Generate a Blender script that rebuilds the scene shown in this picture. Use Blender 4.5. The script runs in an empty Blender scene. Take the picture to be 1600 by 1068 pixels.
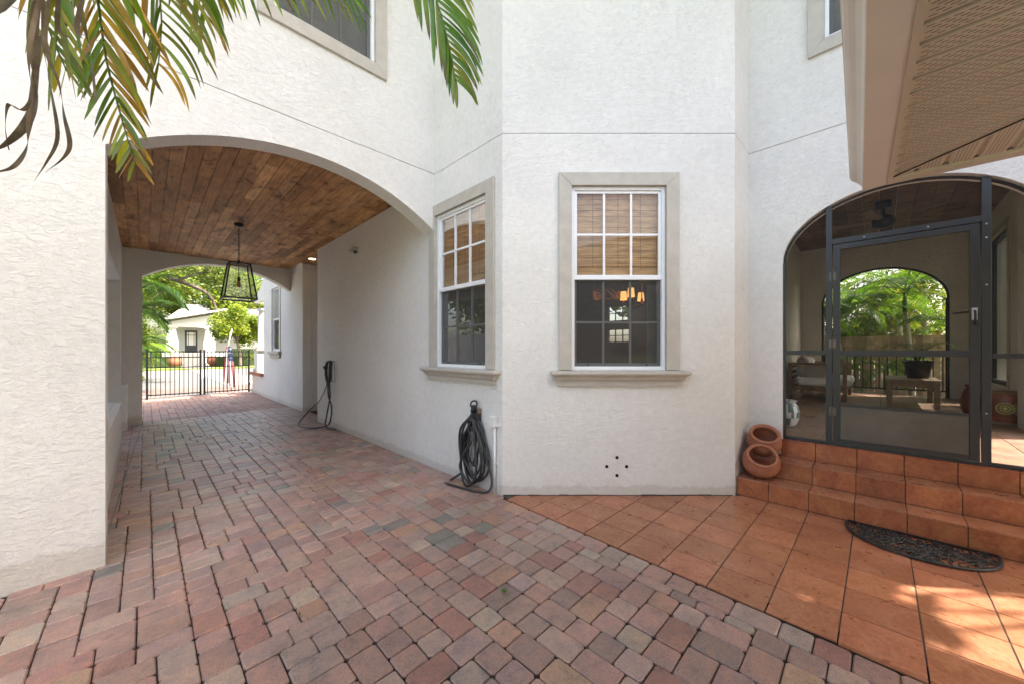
import bpy, bmesh, math, random
from mathutils import Vector, Matrix
from mathutils.geometry import tessellate_polygon
R = random.Random(7)
rad = math.radians
S2 = 2 ** .5
scene = bpy.context.scene
C = scene.collection

# ------------------------------------------------------------------ camera
EYE = 1.45
cam = bpy.data.cameras.new('camera')
cam.sensor_width = 36
cam.lens = 573.5 / 1600 * 36
cam.shift_y = 14 / 1600
cam.clip_start = .05
cam.clip_end = 900
camo = bpy.data.objects.new('camera', cam)
C.objects.link(camo)
camo.location = (0, 0, EYE)
camo.rotation_euler = (rad(90), 0, rad(-45))
scene.camera = camo

# ------------------------------------------------------------------ light
SUN = Vector((.42, -.54, 1.0)).normalized()
elev = math.asin(SUN.z)
w = bpy.data.worlds.new('World')
scene.world = w
w.use_nodes = True
wn = w.node_tree
wn.nodes.clear()
sky = wn.nodes.new('ShaderNodeTexSky')
sky.sky_type = 'NISHITA'
sky.sun_disc = False
sky.sun_elevation = elev
sky.sun_rotation = math.atan2(SUN.x, SUN.y)
sky.air_density = 1.0
sky.dust_density = 5
sky.ozone_density = .6
bg = wn.nodes.new('ShaderNodeBackground')
bg.inputs[1].default_value = .15
wo = wn.nodes.new('ShaderNodeOutputWorld')
warm_tint = wn.nodes.new('ShaderNodeMix')          # warm multiplier on the sky colour, used as a white balance
warm_tint.data_type = 'RGBA'
warm_tint.blend_type = 'MULTIPLY'
warm_tint.inputs[0].default_value = 1
warm_tint.inputs[7].default_value = (1.06, 1.0, .925, 1)
wn.links.new(sky.outputs[0], warm_tint.inputs[6])
wn.links.new(warm_tint.outputs[2], bg.inputs[0])
wn.links.new(bg.outputs[0], wo.inputs[0])
sl = bpy.data.lights.new('sun', 'SUN')
sl.energy = 2.7
sl.angle = rad(.6)
sl.color = (1, .94, .84)
slo = bpy.data.objects.new('sun', sl)
C.objects.link(slo)
slo.rotation_euler = SUN.to_track_quat('Z', 'Y').to_euler()
slo.location = (0, 0, 20)
scene.view_settings.view_transform = 'Standard'
scene.view_settings.look = 'None'
scene.view_settings.gamma = 1
scene.view_settings.use_curve_mapping = False
scene.view_settings.exposure = 2.52
scene.cycles.max_bounces = 10
scene.cycles.diffuse_bounces = 7
scene.cycles.transparent_max_bounces = 16
scene.cycles.sample_clamp_indirect = 6

# ------------------------------------------------------------------ materials
def M_(name):
    m = bpy.data.materials.new(name)
    m.use_nodes = True
    nt = m.node_tree
    b = nt.nodes['Principled BSDF']
    return m, nt, b

def nd(nt, t, **kw):
    n = nt.nodes.new(t)
    for k, v in kw.items():
        if k in n.inputs.keys() if isinstance(k, str) else False:
            n.inputs[k].default_value = v
        else:
            setattr(n, k, v)
    return n

def ramp(nt, src, stops):
    r = nt.nodes.new('ShaderNodeValToRGB')
    e = r.color_ramp.elements
    while len(e) < len(stops):
        e.new(.5)
    for el, (p, c) in zip(e, stops):
        el.position = p
        el.color = (*c, 1) if len(c) == 3 else c
    nt.links.new(src, r.inputs[0])
    return r.outputs[0]

def noise(nt, scale, detail=4, rough=.55, vec=None, dist=0., kind='FBM'):
    n = nt.nodes.new('ShaderNodeTexNoise')
    n.noise_type = kind
    n.inputs['Scale'].default_value = scale
    n.inputs['Detail'].default_value = detail
    n.inputs['Roughness'].default_value = rough
    n.inputs['Distortion'].default_value = dist
    if vec is not None:
        nt.links.new(vec, n.inputs['Vector'])
    return n.outputs['Fac']

def coords(nt, scale=(1, 1, 1), rot=(0, 0, 0), world=False):
    if world:
        tc = nt.nodes.new('ShaderNodeNewGeometry').outputs['Position']
    else:
        tc = nt.nodes.new('ShaderNodeTexCoord').outputs['Object']
    mp = nt.nodes.new('ShaderNodeMapping')
    mp.inputs['Scale'].default_value = scale
    mp.inputs['Rotation'].default_value = rot
    nt.links.new(tc, mp.inputs[0])
    return mp.outputs[0]

def mul(nt, a, b, fac=1., kind='MULTIPLY'):
    m = nt.nodes.new('ShaderNodeMix')
    m.data_type = 'RGBA'
    m.blend_type = kind
    if isinstance(fac, (int, float)):
        m.inputs[0].default_value = fac
    else:
        nt.links.new(fac, m.inputs[0])
    for sock, v in ((6, a), (7, b)):
        if isinstance(v, tuple):
            m.inputs[sock].default_value = (*v, 1)
        else:
            nt.links.new(v, m.inputs[sock])
    return m.outputs[2]

def math_(nt, op, a, b=None):
    m = nt.nodes.new('ShaderNodeMath')
    m.operation = op
    for i, v in enumerate((a, b)):
        if v is None:
            continue
        if isinstance(v, (int, float)):
            m.inputs[i].default_value = v
        else:
            nt.links.new(v, m.inputs[i])
    return m.outputs[0]

def bump(nt, b, h, strength=.5, dist=.01):
    n = nt.nodes.new('ShaderNodeBump')
    n.inputs['Strength'].default_value = strength
    n.inputs['Distance'].default_value = dist
    nt.links.new(h, n.inputs['Height'])
    nt.links.new(n.outputs[0], b.inputs['Normal'])

def attr(nt):
    a = nt.nodes.new('ShaderNodeAttribute')
    a.attribute_name = 'Tint'
    return a.outputs['Color']

def plain(name, col, rough=.5, metal=0., var=.12, scale=9, bmp=0., tint=False, spec=.5, coat=0.):
    m, nt, b = M_(name)
    v = coords(nt)
    n = noise(nt, scale, 5, .6, v)
    c = ramp(nt, n, [(.3, tuple(x * (1 - var) for x in col)), (.7, tuple(min(1, x * (1 + var)) for x in col))])
    if tint:
        c = mul(nt, c, attr(nt))
    nt.links.new(c, b.inputs['Base Color'])
    b.inputs['Roughness'].default_value = rough
    b.inputs['Metallic'].default_value = metal
    b.inputs['Specular IOR Level'].default_value = spec
    b.inputs['Coat Weight'].default_value = coat
    if bmp:
        bump(nt, b, noise(nt, scale * 12, 4, .6, v), .6, bmp)
    return m

def stucco_mat(name, col, amp=.0046, dirt=True):
    m, nt, b = M_(name)
    v = coords(nt, world=True)
    vs_ = coords(nt, (.85, .85, 1.45), world=True)
    # trowelled ridges: warped stretched noise, flattened on top
    n1 = noise(nt, 22, 5, .62, vs_, dist=1.0)
    n2 = noise(nt, 70, 3, .6, v, dist=.8)
    r1 = ramp(nt, n1, [(.40, (0, 0, 0)), (.415, (.35, .35, .35)), (.485, (.42, .42, .42)), (.50, (.75, .75, .75)), (.575, (.8, .8, .8)), (.59, (1, 1, 1)), (.72, (.9, .9, .9))])
    h = mul(nt, r1, n2, .25)
    big = noise(nt, 1.1, 4, .55, v)
    fine = noise(nt, 18, 3, .6, v)
    c = ramp(nt, big, [(.3, tuple(x * .94 for x in col)), (.7, tuple(min(.9, x * 1.03) for x in col))])
    c = mul(nt, c, ramp(nt, fine, [(.3, (.93, .93, .92)), (.65, (1, 1, 1))]))
    c = mul(nt, c, ramp(nt, noise(nt, 2.6, 6, .7, v, dist=1.2), [(.26, (.90, .89, .87)), (.40, (1, 1, 1))]))
    if dirt:
        sep = nt.nodes.new('ShaderNodeSeparateXYZ')
        nt.links.new(nt.nodes.new('ShaderNodeNewGeometry').outputs['Position'], sep.inputs[0])
        zz = math_(nt, 'ADD', sep.outputs[2], math_(nt, 'MULTIPLY', noise(nt, 7, 6, .72, v), -.16))
        c = mul(nt, c, ramp(nt, zz, [(-.0, (.80, .77, .73)), (.02, (.94, .935, .925)), (.10, (.985, .985, .98)), (.4, (1, 1, 1))]))
    nt.links.new(c, b.inputs['Base Color'])
    b.inputs['Roughness'].default_value = .75
    b.inputs['Specular IOR Level'].default_value = .25
    bump(nt, b, h, 1.0, amp)
    return m

STUCCO = stucco_mat('white_stucco', (.79, .77, .735))
STUCCO_IN = stucco_mat('porch_stucco', (.80, .765, .69), .012, False)
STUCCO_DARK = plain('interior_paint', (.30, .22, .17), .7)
TRIM = plain('beige_trim', (.46, .425, .37), .6, var=.09, bmp=.0006)
VINYL = plain('white_vinyl', (.80, .81, .82), .35, var=.02)
GREYSASH = plain('grey_sash', (.40, .40, .40), .4, var=.05)
BRONZE = plain('bronze_aluminium', (.028, .028, .031), .40, .2, var=.1, scale=30)
KICK = plain('brushed_bronze_panel', (.10, .088, .076), .34, .4, var=.25, scale=3)
BLACK = plain('black_metal', (.012, .012, .013), .4, .3)
RUBBER = plain('black_rubber', (.018, .018, .019), .5, var=.3, bmp=.0005)
CABLE = plain('charcoal_cable', (.032, .032, .034), .42, var=.2)
WHITEPL = plain('white_plastic', (.75, .75, .73), .45)
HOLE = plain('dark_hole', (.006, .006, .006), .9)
GUTTER = plain('cream_gutter', (.64, .60, .53), .35, var=.06, scale=2.5)
FASCIA = plain('tan_soffit', (.49, .435, .345), .5, var=.05, scale=3)
SLOT = plain('soffit_slot', (.04, .03, .02), .9)
BRASSY = plain('brass', (.45, .28, .1), .3, .9)
GRAVEL = plain('pale_gravel', (.55, .53, .48), .9, var=.4, scale=60, bmp=.01)
TERRA = plain('terracotta', (.36, .14, .075), .7, var=.22, scale=11, bmp=.0006)
TEAK = plain('weathered_teak', (.22, .15, .085), .6, var=.25, scale=14)
CUSHION = plain('cream_cushion', (.82, .80, .76), .9, var=.06, bmp=.001)
PILLOW = plain('grey_pillow', (.38, .37, .34), .9)
COIR = plain('coir', (.30, .19, .10), .95, var=.3, scale=40, bmp=.003)
CONCRETE = plain('pale_concrete', (.22, .21, .195), .85, var=.12, scale=1.5, bmp=.001)
ASPHALT = plain('street_paving', (.13, .127, .12), .85, var=.12, scale=2)
APRON = plain('pink_apron', (.15, .105, .09), .8, var=.2, scale=6)
BARK = plain('bark', (.13, .105, .08), .9, var=.4, scale=7, bmp=.02)
PALMBARK = plain('palm_bark', (.25, .235, .17), .75, var=.3, scale=9, bmp=.006)
SHADE_ = plain('cream_house_paint', (.52, .51, .47), .7, var=.05)
ROOFING = plain('grey_shingle', (.40, .39, .38), .85, var=.15, scale=8)
DARKDOOR = plain('dark_door', (.045, .05, .06), .4)
SAND = plain('joint_sand', (.03, .025, .02), .95, var=.4, scale=50, bmp=.004)
GROUT = plain('grout', (.10, .07, .056), .9, var=.25, scale=25)
CLOTH = plain('flag_cloth', (1, 1, 1), .8, var=.03, tint=True)
PAINTED = plain('tinted_glaze', (1, 1, 1), .3, var=.15, scale=20, tint=True)
FENCEWOOD = plain('fence_wood', (.27, .20, .13), .85, var=.35, scale=6, tint=True, bmp=.002)
ROOFTILE = plain('barrel_roof', (.30, .17, .11), .8, var=.3, scale=3)

def grass_mat():
    m, nt, b = M_('lawn')
    v = coords(nt, world=True)
    c = ramp(nt, noise(nt, .8, 6, .7, v), [(.3, (.07, .12, .02)), (.5, (.16, .21, .04)), (.75, (.24, .26, .07))])
    c = mul(nt, c, ramp(nt, noise(nt, 30, 3, .6, v), [(.3, (.6, .6, .6)), (.7, (1.1, 1.1, 1))]))
    nt.links.new(c, b.inputs['Base Color'])
    b.inputs['Roughness'].default_value = .95
    return m
LAWN = grass_mat()

def paver_mat(name, rough_lo, rough_hi):
    m, nt, b = M_(name)
    v = coords(nt, world=True)
    blot = noise(nt, 9, 5, .65, v)
    speck = noise(nt, 210, 3, .7, v)
    pit = noise(nt, 75, 4, .6, v)
    c = mul(nt, attr(nt), ramp(nt, noise(nt, 24, 5, .7, v, dist=.6), [(.32, (.80, .84, .88)), (.5, (1, 1, 1)), (.68, (1.16, 1.06, .98))]))
    c = mul(nt, c, ramp(nt, blot, [(.3, (.72, .74, .77)), (.45, (.97, .98, 1)), (.56, (1.05, 1.02, 1)), (.72, (1.22, 1.10, 1.02))]))
    c = mul(nt, c, ramp(nt, speck, [(.33, (.62, .60, .60)), (.5, (1, 1, 1)), (.68, (1.30, 1.28, 1.25))]))
    c = mul(nt, c, ramp(nt, pit, [(.30, (.45, .42, .40)), (.38, (1, 1, 1))]), .55)
    big = noise(nt, 1.3, 4, .6, v)
    c = mul(nt, c, ramp(nt, big, [(.3, (.86, .86, .88)), (.7, (1.08, 1.05, 1.02))]))
    nt.links.new(c, b.inputs['Base Color'])
    rr = nt.nodes.new('ShaderNodeMapRange')
    nt.links.new(noise(nt, 4, 5, .65, v), rr.inputs[0])
    rr.inputs[1].default_value = .3
    rr.inputs[2].default_value = .7
    rr.inputs[3].default_value = rough_lo
    rr.inputs[4].default_value = rough_hi
    nt.links.new(rr.outputs[0], b.inputs['Roughness'])
    b.inputs['Specular IOR Level'].default_value = .5
    h = mul(nt, speck, pit, .6)
    bump(nt, b, h, .55, .0035)
    return m
PAVER = paver_mat('sealed_paver', .27, .44)
PAVER_DRY = paver_mat('dry_paver', .7, .9)

def tile_mat(name, lo, mid, hi, r0=.28, r1=.45):
    m, nt, b = M_(name)
    v = coords(nt, world=True)
    n = noise(nt, 5.5, 7, .68, v, dist=.5)
    n2 = noise(nt, 38, 5, .7, v)
    c = ramp(nt, n, [(.3, lo), (.5, mid), (.7, hi)])
    c = mul(nt, c, ramp(nt, n2, [(.3, (.72, .70, .68)), (.6, (1.08, 1.08, 1.08))]))
    c = mul(nt, c, attr(nt))
    nt.links.new(c, b.inputs['Base Color'])
    rr = nt.nodes.new('ShaderNodeMapRange')
    nt.links.new(noise(nt, 12, 4, .6, v), rr.inputs[0])
    rr.inputs[1].default_value = .3
    rr.inputs[2].default_value = .7
    rr.inputs[3].default_value = r0
    rr.inputs[4].default_value = r1
    nt.links.new(rr.outputs[0], b.inputs['Roughness'])
    bump(nt, b, n2, .25, .0015)
    return m
TILE = tile_mat('terracotta_tile', (.29, .105, .054), (.385, .160, .082), (.45, .215, .125), .25, .40)
RISER = tile_mat('riser_tile', (.25, .070, .030), (.36, .115, .044), (.45, .175, .062), .32, .5)
PORCHTILE = tile_mat('porch_tile', (.22, .13, .09), (.32, .20, .14), (.38, .26, .19), .3, .5)

def wood_mat(name):
    m, nt, b = M_(name)
    v = coords(nt, (14, .9, 14), world=True)
    v2 = coords(nt, (3.2, 1.6, 3), world=True)
    grain = noise(nt, 3.2, 6, .65, v, dist=.4)
    blot = noise(nt, 1.6, 5, .7, v2, dist=.8)
    c = mul(nt, attr(nt), ramp(nt, grain, [(.28, (.55, .48, .42)), (.5, (1, 1, 1)), (.75, (1.25, 1.2, 1.15))]))
    c = mul(nt, c, ramp(nt, blot, [(.36, (.36, .30, .27)), (.42, (.80, .77, .75)), (.6, (1.12, 1.10, 1.06))]))
    vor = nt.nodes.new('ShaderNodeTexVoronoi')
    vor.inputs['Scale'].default_value = 2.4
    nt.links.new(coords(nt, (2.2, 1, 1), world=True), vor.inputs['Vector'])
    c = mul(nt, c, ramp(nt, vor.outputs['Distance'], [(.035, (.18, .13, .1)), (.09, (1, 1, 1))]))
    nt.links.new(c, b.inputs['Base Color'])
    b.inputs['Roughness'].default_value = .6
    b.inputs['Specular IOR Level'].default_value = .25
    bump(nt, b, grain, .4, .003)
    return m
WOOD = wood_mat('knotty_wood')

def leaf_mat(name, c1, c2, trans=.35, rough=.4, sc=3.):
    m, nt, b = M_(name)
    v = coords(nt, world=True)
    c = ramp(nt, noise(nt, sc, 4, .6, v), [(.32, c1), (.68, c2)])
    c = mul(nt, c, attr(nt))
    nt.links.new(c, b.inputs['Base Color'])
    b.inputs['Roughness'].default_value = rough
    b.inputs['Specular IOR Level'].default_value = .35
    tr = nt.nodes.new('ShaderNodeBsdfTranslucent')
    nt.links.new(mul(nt, c, (1.5, 1.6, .9)), tr.inputs[0])
    mx = nt.nodes.new('ShaderNodeMixShader')
    mx.inputs[0].default_value = trans
    nt.links.new(b.outputs[0], mx.inputs[1])
    nt.links.new(tr.outputs[0], mx.inputs[2])
    nt.links.new(mx.outputs[0], nt.nodes['Material Output'].inputs[0])
    return m
PALMLEAF = leaf_mat('palm_leaf', (.05, .11, .015), (.11, .17, .025))
NEARLEAF = leaf_mat('near_palm_leaf', (.8, .8, .8), (1.15, 1.15, 1.1), .3, .35, 14.)
OAKLEAF = leaf_mat('broad_leaf', (.06, .095, .014), (.145, .18, .028), .4, .5, .5)
DEADLEAF = leaf_mat('dead_leaf', (.07, .05, .035), (.24, .19, .14), .15, .7, 10.)

def glass_mat(name, tint=(1, 1, 1), base=.06, amt=.9, rough=0.):
    m, nt, b = M_(name)
    nt.nodes.remove(b)
    t = nt.nodes.new('ShaderNodeBsdfTransparent')
    t.inputs[0].default_value = (*tint, 1)
    g = nt.nodes.new('ShaderNodeBsdfGlossy')
    g.inputs['Roughness'].default_value = rough
    lw = nt.nodes.new('ShaderNodeLayerWeight')
    lw.inputs[0].default_value = .35
    f = math_(nt, 'ADD', math_(nt, 'MULTIPLY', lw.outputs['Fresnel'], amt), base)
    mx = nt.nodes.new('ShaderNodeMixShader')
    nt.links.new(f, mx.inputs[0])
    nt.links.new(t.outputs[0], mx.inputs[1])
    nt.links.new(g.outputs[0], mx.inputs[2])
    nt.links.new(mx.outputs[0], nt.nodes['Material Output'].inputs[0])
    return m
GLASS = glass_mat('window_glass', (.95, .97, .96), .03, .55)
GLASS_LAMP = glass_mat('lantern_glass', (.86, .89, .88), .16, .6, .12)

def screen_mat(name, col, op):
    m, nt, b = M_(name)
    b.inputs['Base Color'].default_value = (*col, 1)
    b.inputs['Roughness'].default_value = .6
    t = nt.nodes.new('ShaderNodeBsdfTransparent')
    mx = nt.nodes.new('ShaderNodeMixShader')
    mx.inputs[0].default_value = op
    nt.links.new(t.outputs[0], mx.inputs[1])
    nt.links.new(b.outputs[0], mx.inputs[2])
    nt.links.new(mx.outputs[0], nt.nodes['Material Output'].inputs[0])
    return m
SCREEN = screen_mat('insect_screen', (.03, .03, .03), .20)
WSCREEN = screen_mat('window_screen', (.05, .047, .043), .55)

def emit(name, col, s):
    m, nt, b = M_(name)
    b.inputs['Base Color'].default_value = (*col, 1)
    b.inputs['Emission Color'].default_value = (*col, 1)
    b.inputs['Emission Strength'].default_value = s
    return m
SHADE_GLOW = emit('lit_lamp_shade', (1, .48, .14), .5)
CAN_GLOW = emit('lit_downlight', (1, .75, .4), 2.2)

def bamboo():
    m, nt, b = M_('woven_bamboo')
    v = coords(nt, (2, 2, 60), world=True)
    v2 = coords(nt, (1.5, 1.5, 9), world=True)
    c = ramp(nt, noise(nt, 3, 3, .7, v), [(.25, (.40, .21, .10)), (.5, (.68, .42, .22)), (.75, (.78, .54, .33))])
    c = mul(nt, c, ramp(nt, noise(nt, 2, 3, .6, v2), [(.3, (.7, .68, .66)), (.7, (1.15, 1.15, 1.1))]))
    nt.links.new(c, b.inputs['Base Color'])
    b.inputs['Roughness'].default_value = .7
    return m
BAMBOO = bamboo()
SLATGREY = plain('grey_blind', (.72, .72, .72), .6)

# ------------------------------------------------------------------ mesh helpers
ORG = {}
def org(o):
    return ORG.get(o.name, Vector((0, 0, 0))) if o else Vector((0, 0, 0))

class MB:
    def __init__(s):
        s.v = []; s.f = []; s.c = []; s.col = (1, 1, 1)
    def add(s, vs, fs):
        k = len(s.v)
        s.v += [tuple(p) for p in vs]
        for f in fs:
            s.f.append([i + k for i in f]); s.c.append(s.col)
    def hexa(s, p):
        s.add(p, [(0, 3, 2, 1), (4, 5, 6, 7), (0, 1, 5, 4), (1, 2, 6, 5), (2, 3, 7, 6), (3, 0, 4, 7)])
    def box(s, x0, x1, y0, y1, z0, z1):
        s.hexa([(x0, y0, z0), (x1, y0, z0), (x1, y1, z0), (x0, y1, z0), (x0, y0, z1), (x1, y0, z1), (x1, y1, z1), (x0, y1, z1)])
    def fbox(s, F, s0, s1, n0, n1, z0, z1):
        P = F.p
        s.hexa([P(s0, n0, z0), P(s1, n0, z0), P(s1, n1, z0), P(s0, n1, z0), P(s0, n0, z1), P(s1, n0, z1), P(s1, n1, z1), P(s0, n1, z1)])
    def bar(s, a, b, w_, h_=None, up=(0, 0, 1)):
        a = Vector(a); b = Vector(b); h_ = h_ or w_
        d = (b - a).normalized(); up = Vector(up)
        if abs(d.dot(up)) > .98: up = Vector((1, 0, 0))
        x = d.cross(up).normalized() * w_ / 2; y = d.cross(x).normalized() * h_ / 2
        s.hexa([a - x - y, a + x - y, a + x + y, a - x + y, b - x - y, b + x - y, b + x + y, b - x + y])
    def tube(s, pts, r, n=8, cap=True, closed=False):
        pts = [Vector(p) for p in pts]
        m = len(pts); rs = r if isinstance(r, (list, tuple)) else [r] * m
        prev = None; rings = []
        for i, p in enumerate(pts):
            if closed: d = pts[(i + 1) % m] - pts[i - 1]
            else: d = pts[min(i + 1, m - 1)] - pts[max(i - 1, 0)]
            d.normalize()
            if prev is None:
                prev = d.orthogonal().normalized()
            x = (prev - d * prev.dot(d))
            x = x.normalized() if x.length > 1e-6 else d.orthogonal().normalized()
            prev = x; y = d.cross(x)
            rings.append([p + (x * math.cos(2 * math.pi * k / n) + y * math.sin(2 * math.pi * k / n)) * rs[i] for k in range(n)])
        vs = [q for ring in rings for q in ring]; fs = []
        for i in range(m if closed else m - 1):
            j = (i + 1) % m
            for k in range(n):
                k2 = (k + 1) % n
                fs.append((i * n + k, i * n + k2, j * n + k2, j * n + k))
        if cap and not closed:
            fs.append(tuple(range(n))[::-1]); fs.append(tuple((m - 1) * n + k for k in range(n)))
        s.add(vs, fs)
    def lathe(s, prof, n=20, o=(0, 0, 0), axis=(0, 0, 1), cap0=True, cap1=True):
        o = Vector(o); d = Vector(axis).normalized(); x = d.orthogonal().normalized(); y = d.cross(x)
        vs = []
        for (r, h) in prof:
            for k in range(n):
                a = 2 * math.pi * k / n
                vs.append(o + d * h + (x * math.cos(a) + y * math.sin(a)) * r)
        fs = []
        for i in range(len(prof) - 1):
            for k in range(n):
                k2 = (k + 1) % n
                fs.append((i * n + k, i * n + k2, (i + 1) * n + k2, (i + 1) * n + k))
        if cap0: fs.append(tuple(range(n))[::-1])
        if cap1: fs.append(tuple((len(prof) - 1) * n + k for k in range(n)))
        s.add(vs, fs)
    def slab(s, loops, F, n_front, n_back, back=True):
        """loops: outer + holes as (s,z) lists; a slab between two planes of frame F"""
        flat = [p for l in loops for p in l]
        tris = tessellate_polygon([[Vector((p[0], p[1], 0)) for p in l] for l in loops])
        k = len(flat)
        vs = [F.p(a, n_front, b) for a, b in flat] + [F.p(a, n_back, b) for a, b in flat]
        fs = [tuple(t) for t in tris]
        if back: fs += [tuple(i + k for i in t[::-1]) for t in tris]
        o = 0
        for l in loops:
            for i in range(len(l)):
                a = o + i; b_ = o + (i + 1) % len(l)
                fs.append((a, b_, b_ + k, a + k))
            o += len(l)
        s.add(vs, fs)
    def prism(s, poly, z0, z1, bev=0., zt=None):
        """horizontal polygon prism; bev chamfers the top edge; zt(x,y) adds height"""
        n = len(poly); zt = zt or (lambda x, y: 0)
        cx = sum(p[0] for p in poly) / n; cy = sum(p[1] for p in poly) / n
        def ring(z, ins):
            out = []
            for (x, y) in poly:
                d = math.hypot(x - cx, y - cy) or 1
                f = 1 - ins * 1.3 / d
                X = cx + (x - cx) * f; Y = cy + (y - cy) * f
                out.append((X, Y, z + zt(X, Y)))
            return out
        rs = [ring(z0, 0), ring(z1 - bev, 0), ring(z1, bev)] if bev else [ring(z0, 0), ring(z1, 0)]
        vs = [p for r_ in rs for p in r_]; fs = []
        for i in range(len(rs) - 1):
            for k in range(n):
                k2 = (k + 1) % n
                fs.append((i * n + k, i * n + k2, (i + 1) * n + k2, (i + 1) * n + k))
        fs.append(tuple((len(rs) - 1) * n + k for k in range(n)))
        s.add(vs, fs)
    def build(s, name, mat, parent=None, smooth=False, bevel=0., loc=None, fixn=False):
        O = Vector(loc) if loc is not None else org(parent)
        me = bpy.data.meshes.new(name)
        me.from_pydata([(p[0] - O.x, p[1] - O.y, p[2] - O.z) for p in s.v], [], s.f)
        a = me.color_attributes.new('Tint', 'FLOAT_COLOR', 'CORNER')
        dat = []
        for f, c in zip(s.f, s.c):
            dat += [c[0], c[1], c[2], 1.] * len(f)
        a.data.foreach_set('color', dat)
        if fixn:
            bm = bmesh.new(); bm.from_mesh(me)
            bmesh.ops.recalc_face_normals(bm, faces=bm.faces)
            bm.to_mesh(me); bm.free()
        if smooth:
            me.polygons.foreach_set('use_smooth', [True] * len(me.polygons))
        me.materials.append(mat)
        o = bpy.data.objects.new(name, me)
        C.objects.link(o)
        if parent:
            o.parent = parent
            o.location = O - org(parent)
        else:
            o.location = O
        ORG[o.name] = O
        if bevel:
            m = o.modifiers.new('bevel', 'BEVEL'); m.width = bevel; m.segments = 2; m.limit_method = 'ANGLE'; m.angle_limit = rad(40)
        return o

class Frame:
    def __init__(s, O, U, N):
        s.O = Vector(O); s.U = Vector(U).normalized(); s.N = Vector(N).normalized()
    def p(s, a, n, z):
        return s.O + s.U * a + s.N * n + Vector((0, 0, z))

def thing(name, label, cat, loc, group=None):
    o = bpy.data.objects.new(name, None); o.empty_display_size = .2
    C.objects.link(o); o.location = loc; ORG[o.name] = Vector(loc)
    o['label'] = label; o['category'] = cat
    if group: o['group'] = group
    return o
def tag(o, label, cat, group=None):
    o['label'] = label; o['category'] = cat
    if group: o['group'] = group
    return o
def struct(o, kind='structure'):
    o['kind'] = kind
    return o
def copy_part(o, parent, off=(0, 0, 0)):
    c = o.copy(); C.objects.link(c); c.parent = parent
    c.location = o.location + Vector(off)
    ORG[c.name] = ORG[o.name] + Vector(off)
    for ch in [x for x in list(bpy.data.objects) if x.parent == o]:
        copy_part(ch, c)
    return c

def arc(x0, x1, z0, rise, n=28):
    """segmental arch from (x0,z0) to (x1,z0)"""
    c = abs(x1 - x0) / 2; r = (c * c + rise * rise) / (2 * rise); cx = (x0 + x1) / 2; cz = z0 + rise - r
    a = math.asin(c / r); out = []
    sg = 1 if x1 > x0 else -1
    for i in range(n + 1):
        t = -a + 2 * a * i / n
        out.append((cx + sg * r * math.sin(t), cz + r * math.cos(t)))
    return out
def ell(x0, x1, z0, rise, n=30):
    c = (x1 - x0) / 2; cx = (x0 + x1) / 2
    return [(cx - c * math.cos(math.pi * i / n), z0 + rise * math.sin(math.pi * i / n)) for i in range(n + 1)]
def clip(poly, a, b, c):
    """keep a*x+b*y<=c"""
    out = []
    for i in range(len(poly)):
        p = poly[i]; q = poly[(i + 1) % len(poly)]
        dp = a * p[0] + b * p[1] - c; dq = a * q[0] + b * q[1] - c
        if dp <= 0: out.append(p)
        if dp * dq < 0:
            t = dp / (dp - dq); out.append((p[0] + (q[0] - p[0]) * t, p[1] + (q[1] - p[1]) * t))
    return out
def area(poly):
    return abs(sum(poly[i][0] * poly[(i + 1) % len(poly)][1] - poly[(i + 1) % len(poly)][0] * poly[i][1] for i in range(len(poly)))) / 2
def in_view(x, y, m=.25):
    f = (x + y) / S2; r = (x - y) / S2
    return f > .2 and abs(r) < f * 1.395 + m

GZ = lambda x, y=0: .0273 * (min(x, 2.545) - 2.545)      # cross-fall of the drive

# ------------------------------------------------------------------ ground
g = MB(); g.box(-150, 150, -150, 150, -.6, -.35)
struct(g.build('ground', LAWN))
g = MB(); g.add([(-2.2, -3, GZ(-2.2) - .014), (2.545, -3, -.014), (2.545, 17.2, -.014), (-2.2, 17.2, GZ(-2.2) - .014)], [(0, 1, 2, 3)])
g.add([(2.545, 8.2, -.014), (3.6, 8.2, -.014), (3.6, 17.2, -.014), (2.545, 17.2, -.014)], [(0, 1, 2, 3)])
drive = struct(g.build('driveway', SAND))
g = MB(); g.box(2.55, 4.80, -3, 2.7, -.08, -.006); patio = struct(g.build('patio', GROUT))
g = MB(); g.box(-9, -.36, 4.12, 30, -.3, -.10); struct(g.build('gravel_path', GRAVEL))
g = MB(); g.box(-9, -2.2, -6, 4.1, -.3, -.12); struct(g.build('side_ground', GRAVEL))
g = MB(); g.box(-9, 12, -14, -3, -.3, -.03); struct(g.build('rear_terrace', CONCRETE))

# pavers
PCOL = [((.355, .230, .190), 36), ((.37, .265, .222), 28), ((.325, .180, .145), 11), ((.39, .25, .175), 8), ((.22, .205, .18), 6), ((.37, .295, .24), 12), ((.29, .20, .17), 7)]
def paver_poly(x0, x1, y0, y1):
    c = .008 + R.random() * .007; j = .0026
    q = lambda: R.uniform(-.0018, .0018)
    x0 += j; x1 -= j; y0 += j; y1 -= j
    return [(x0 + c + q(), y0 + q()), (x1 - c + q(), y0 + q()), (x1 + q(), y0 + c + q()), (x1 + q(), y1 - c + q()),
            (x1 - c + q(), y1 + q()), (x0 + c + q(), y1 + q()), (x0 + q(), y1 - c + q()), (x0 + q(), y0 + c + q())]
EDGE = lambda y: min(2.42 + (y + .16) * .030, 2.541) if y < 2.62 else 2.541     # driveway / patio line
cells = []
UN = .0725; NX = 62; NY = 248; X00 = -1.70; Y00 = -.92
occ = [[False] * (NX + 4) for _ in range(NY + 6)]
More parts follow.
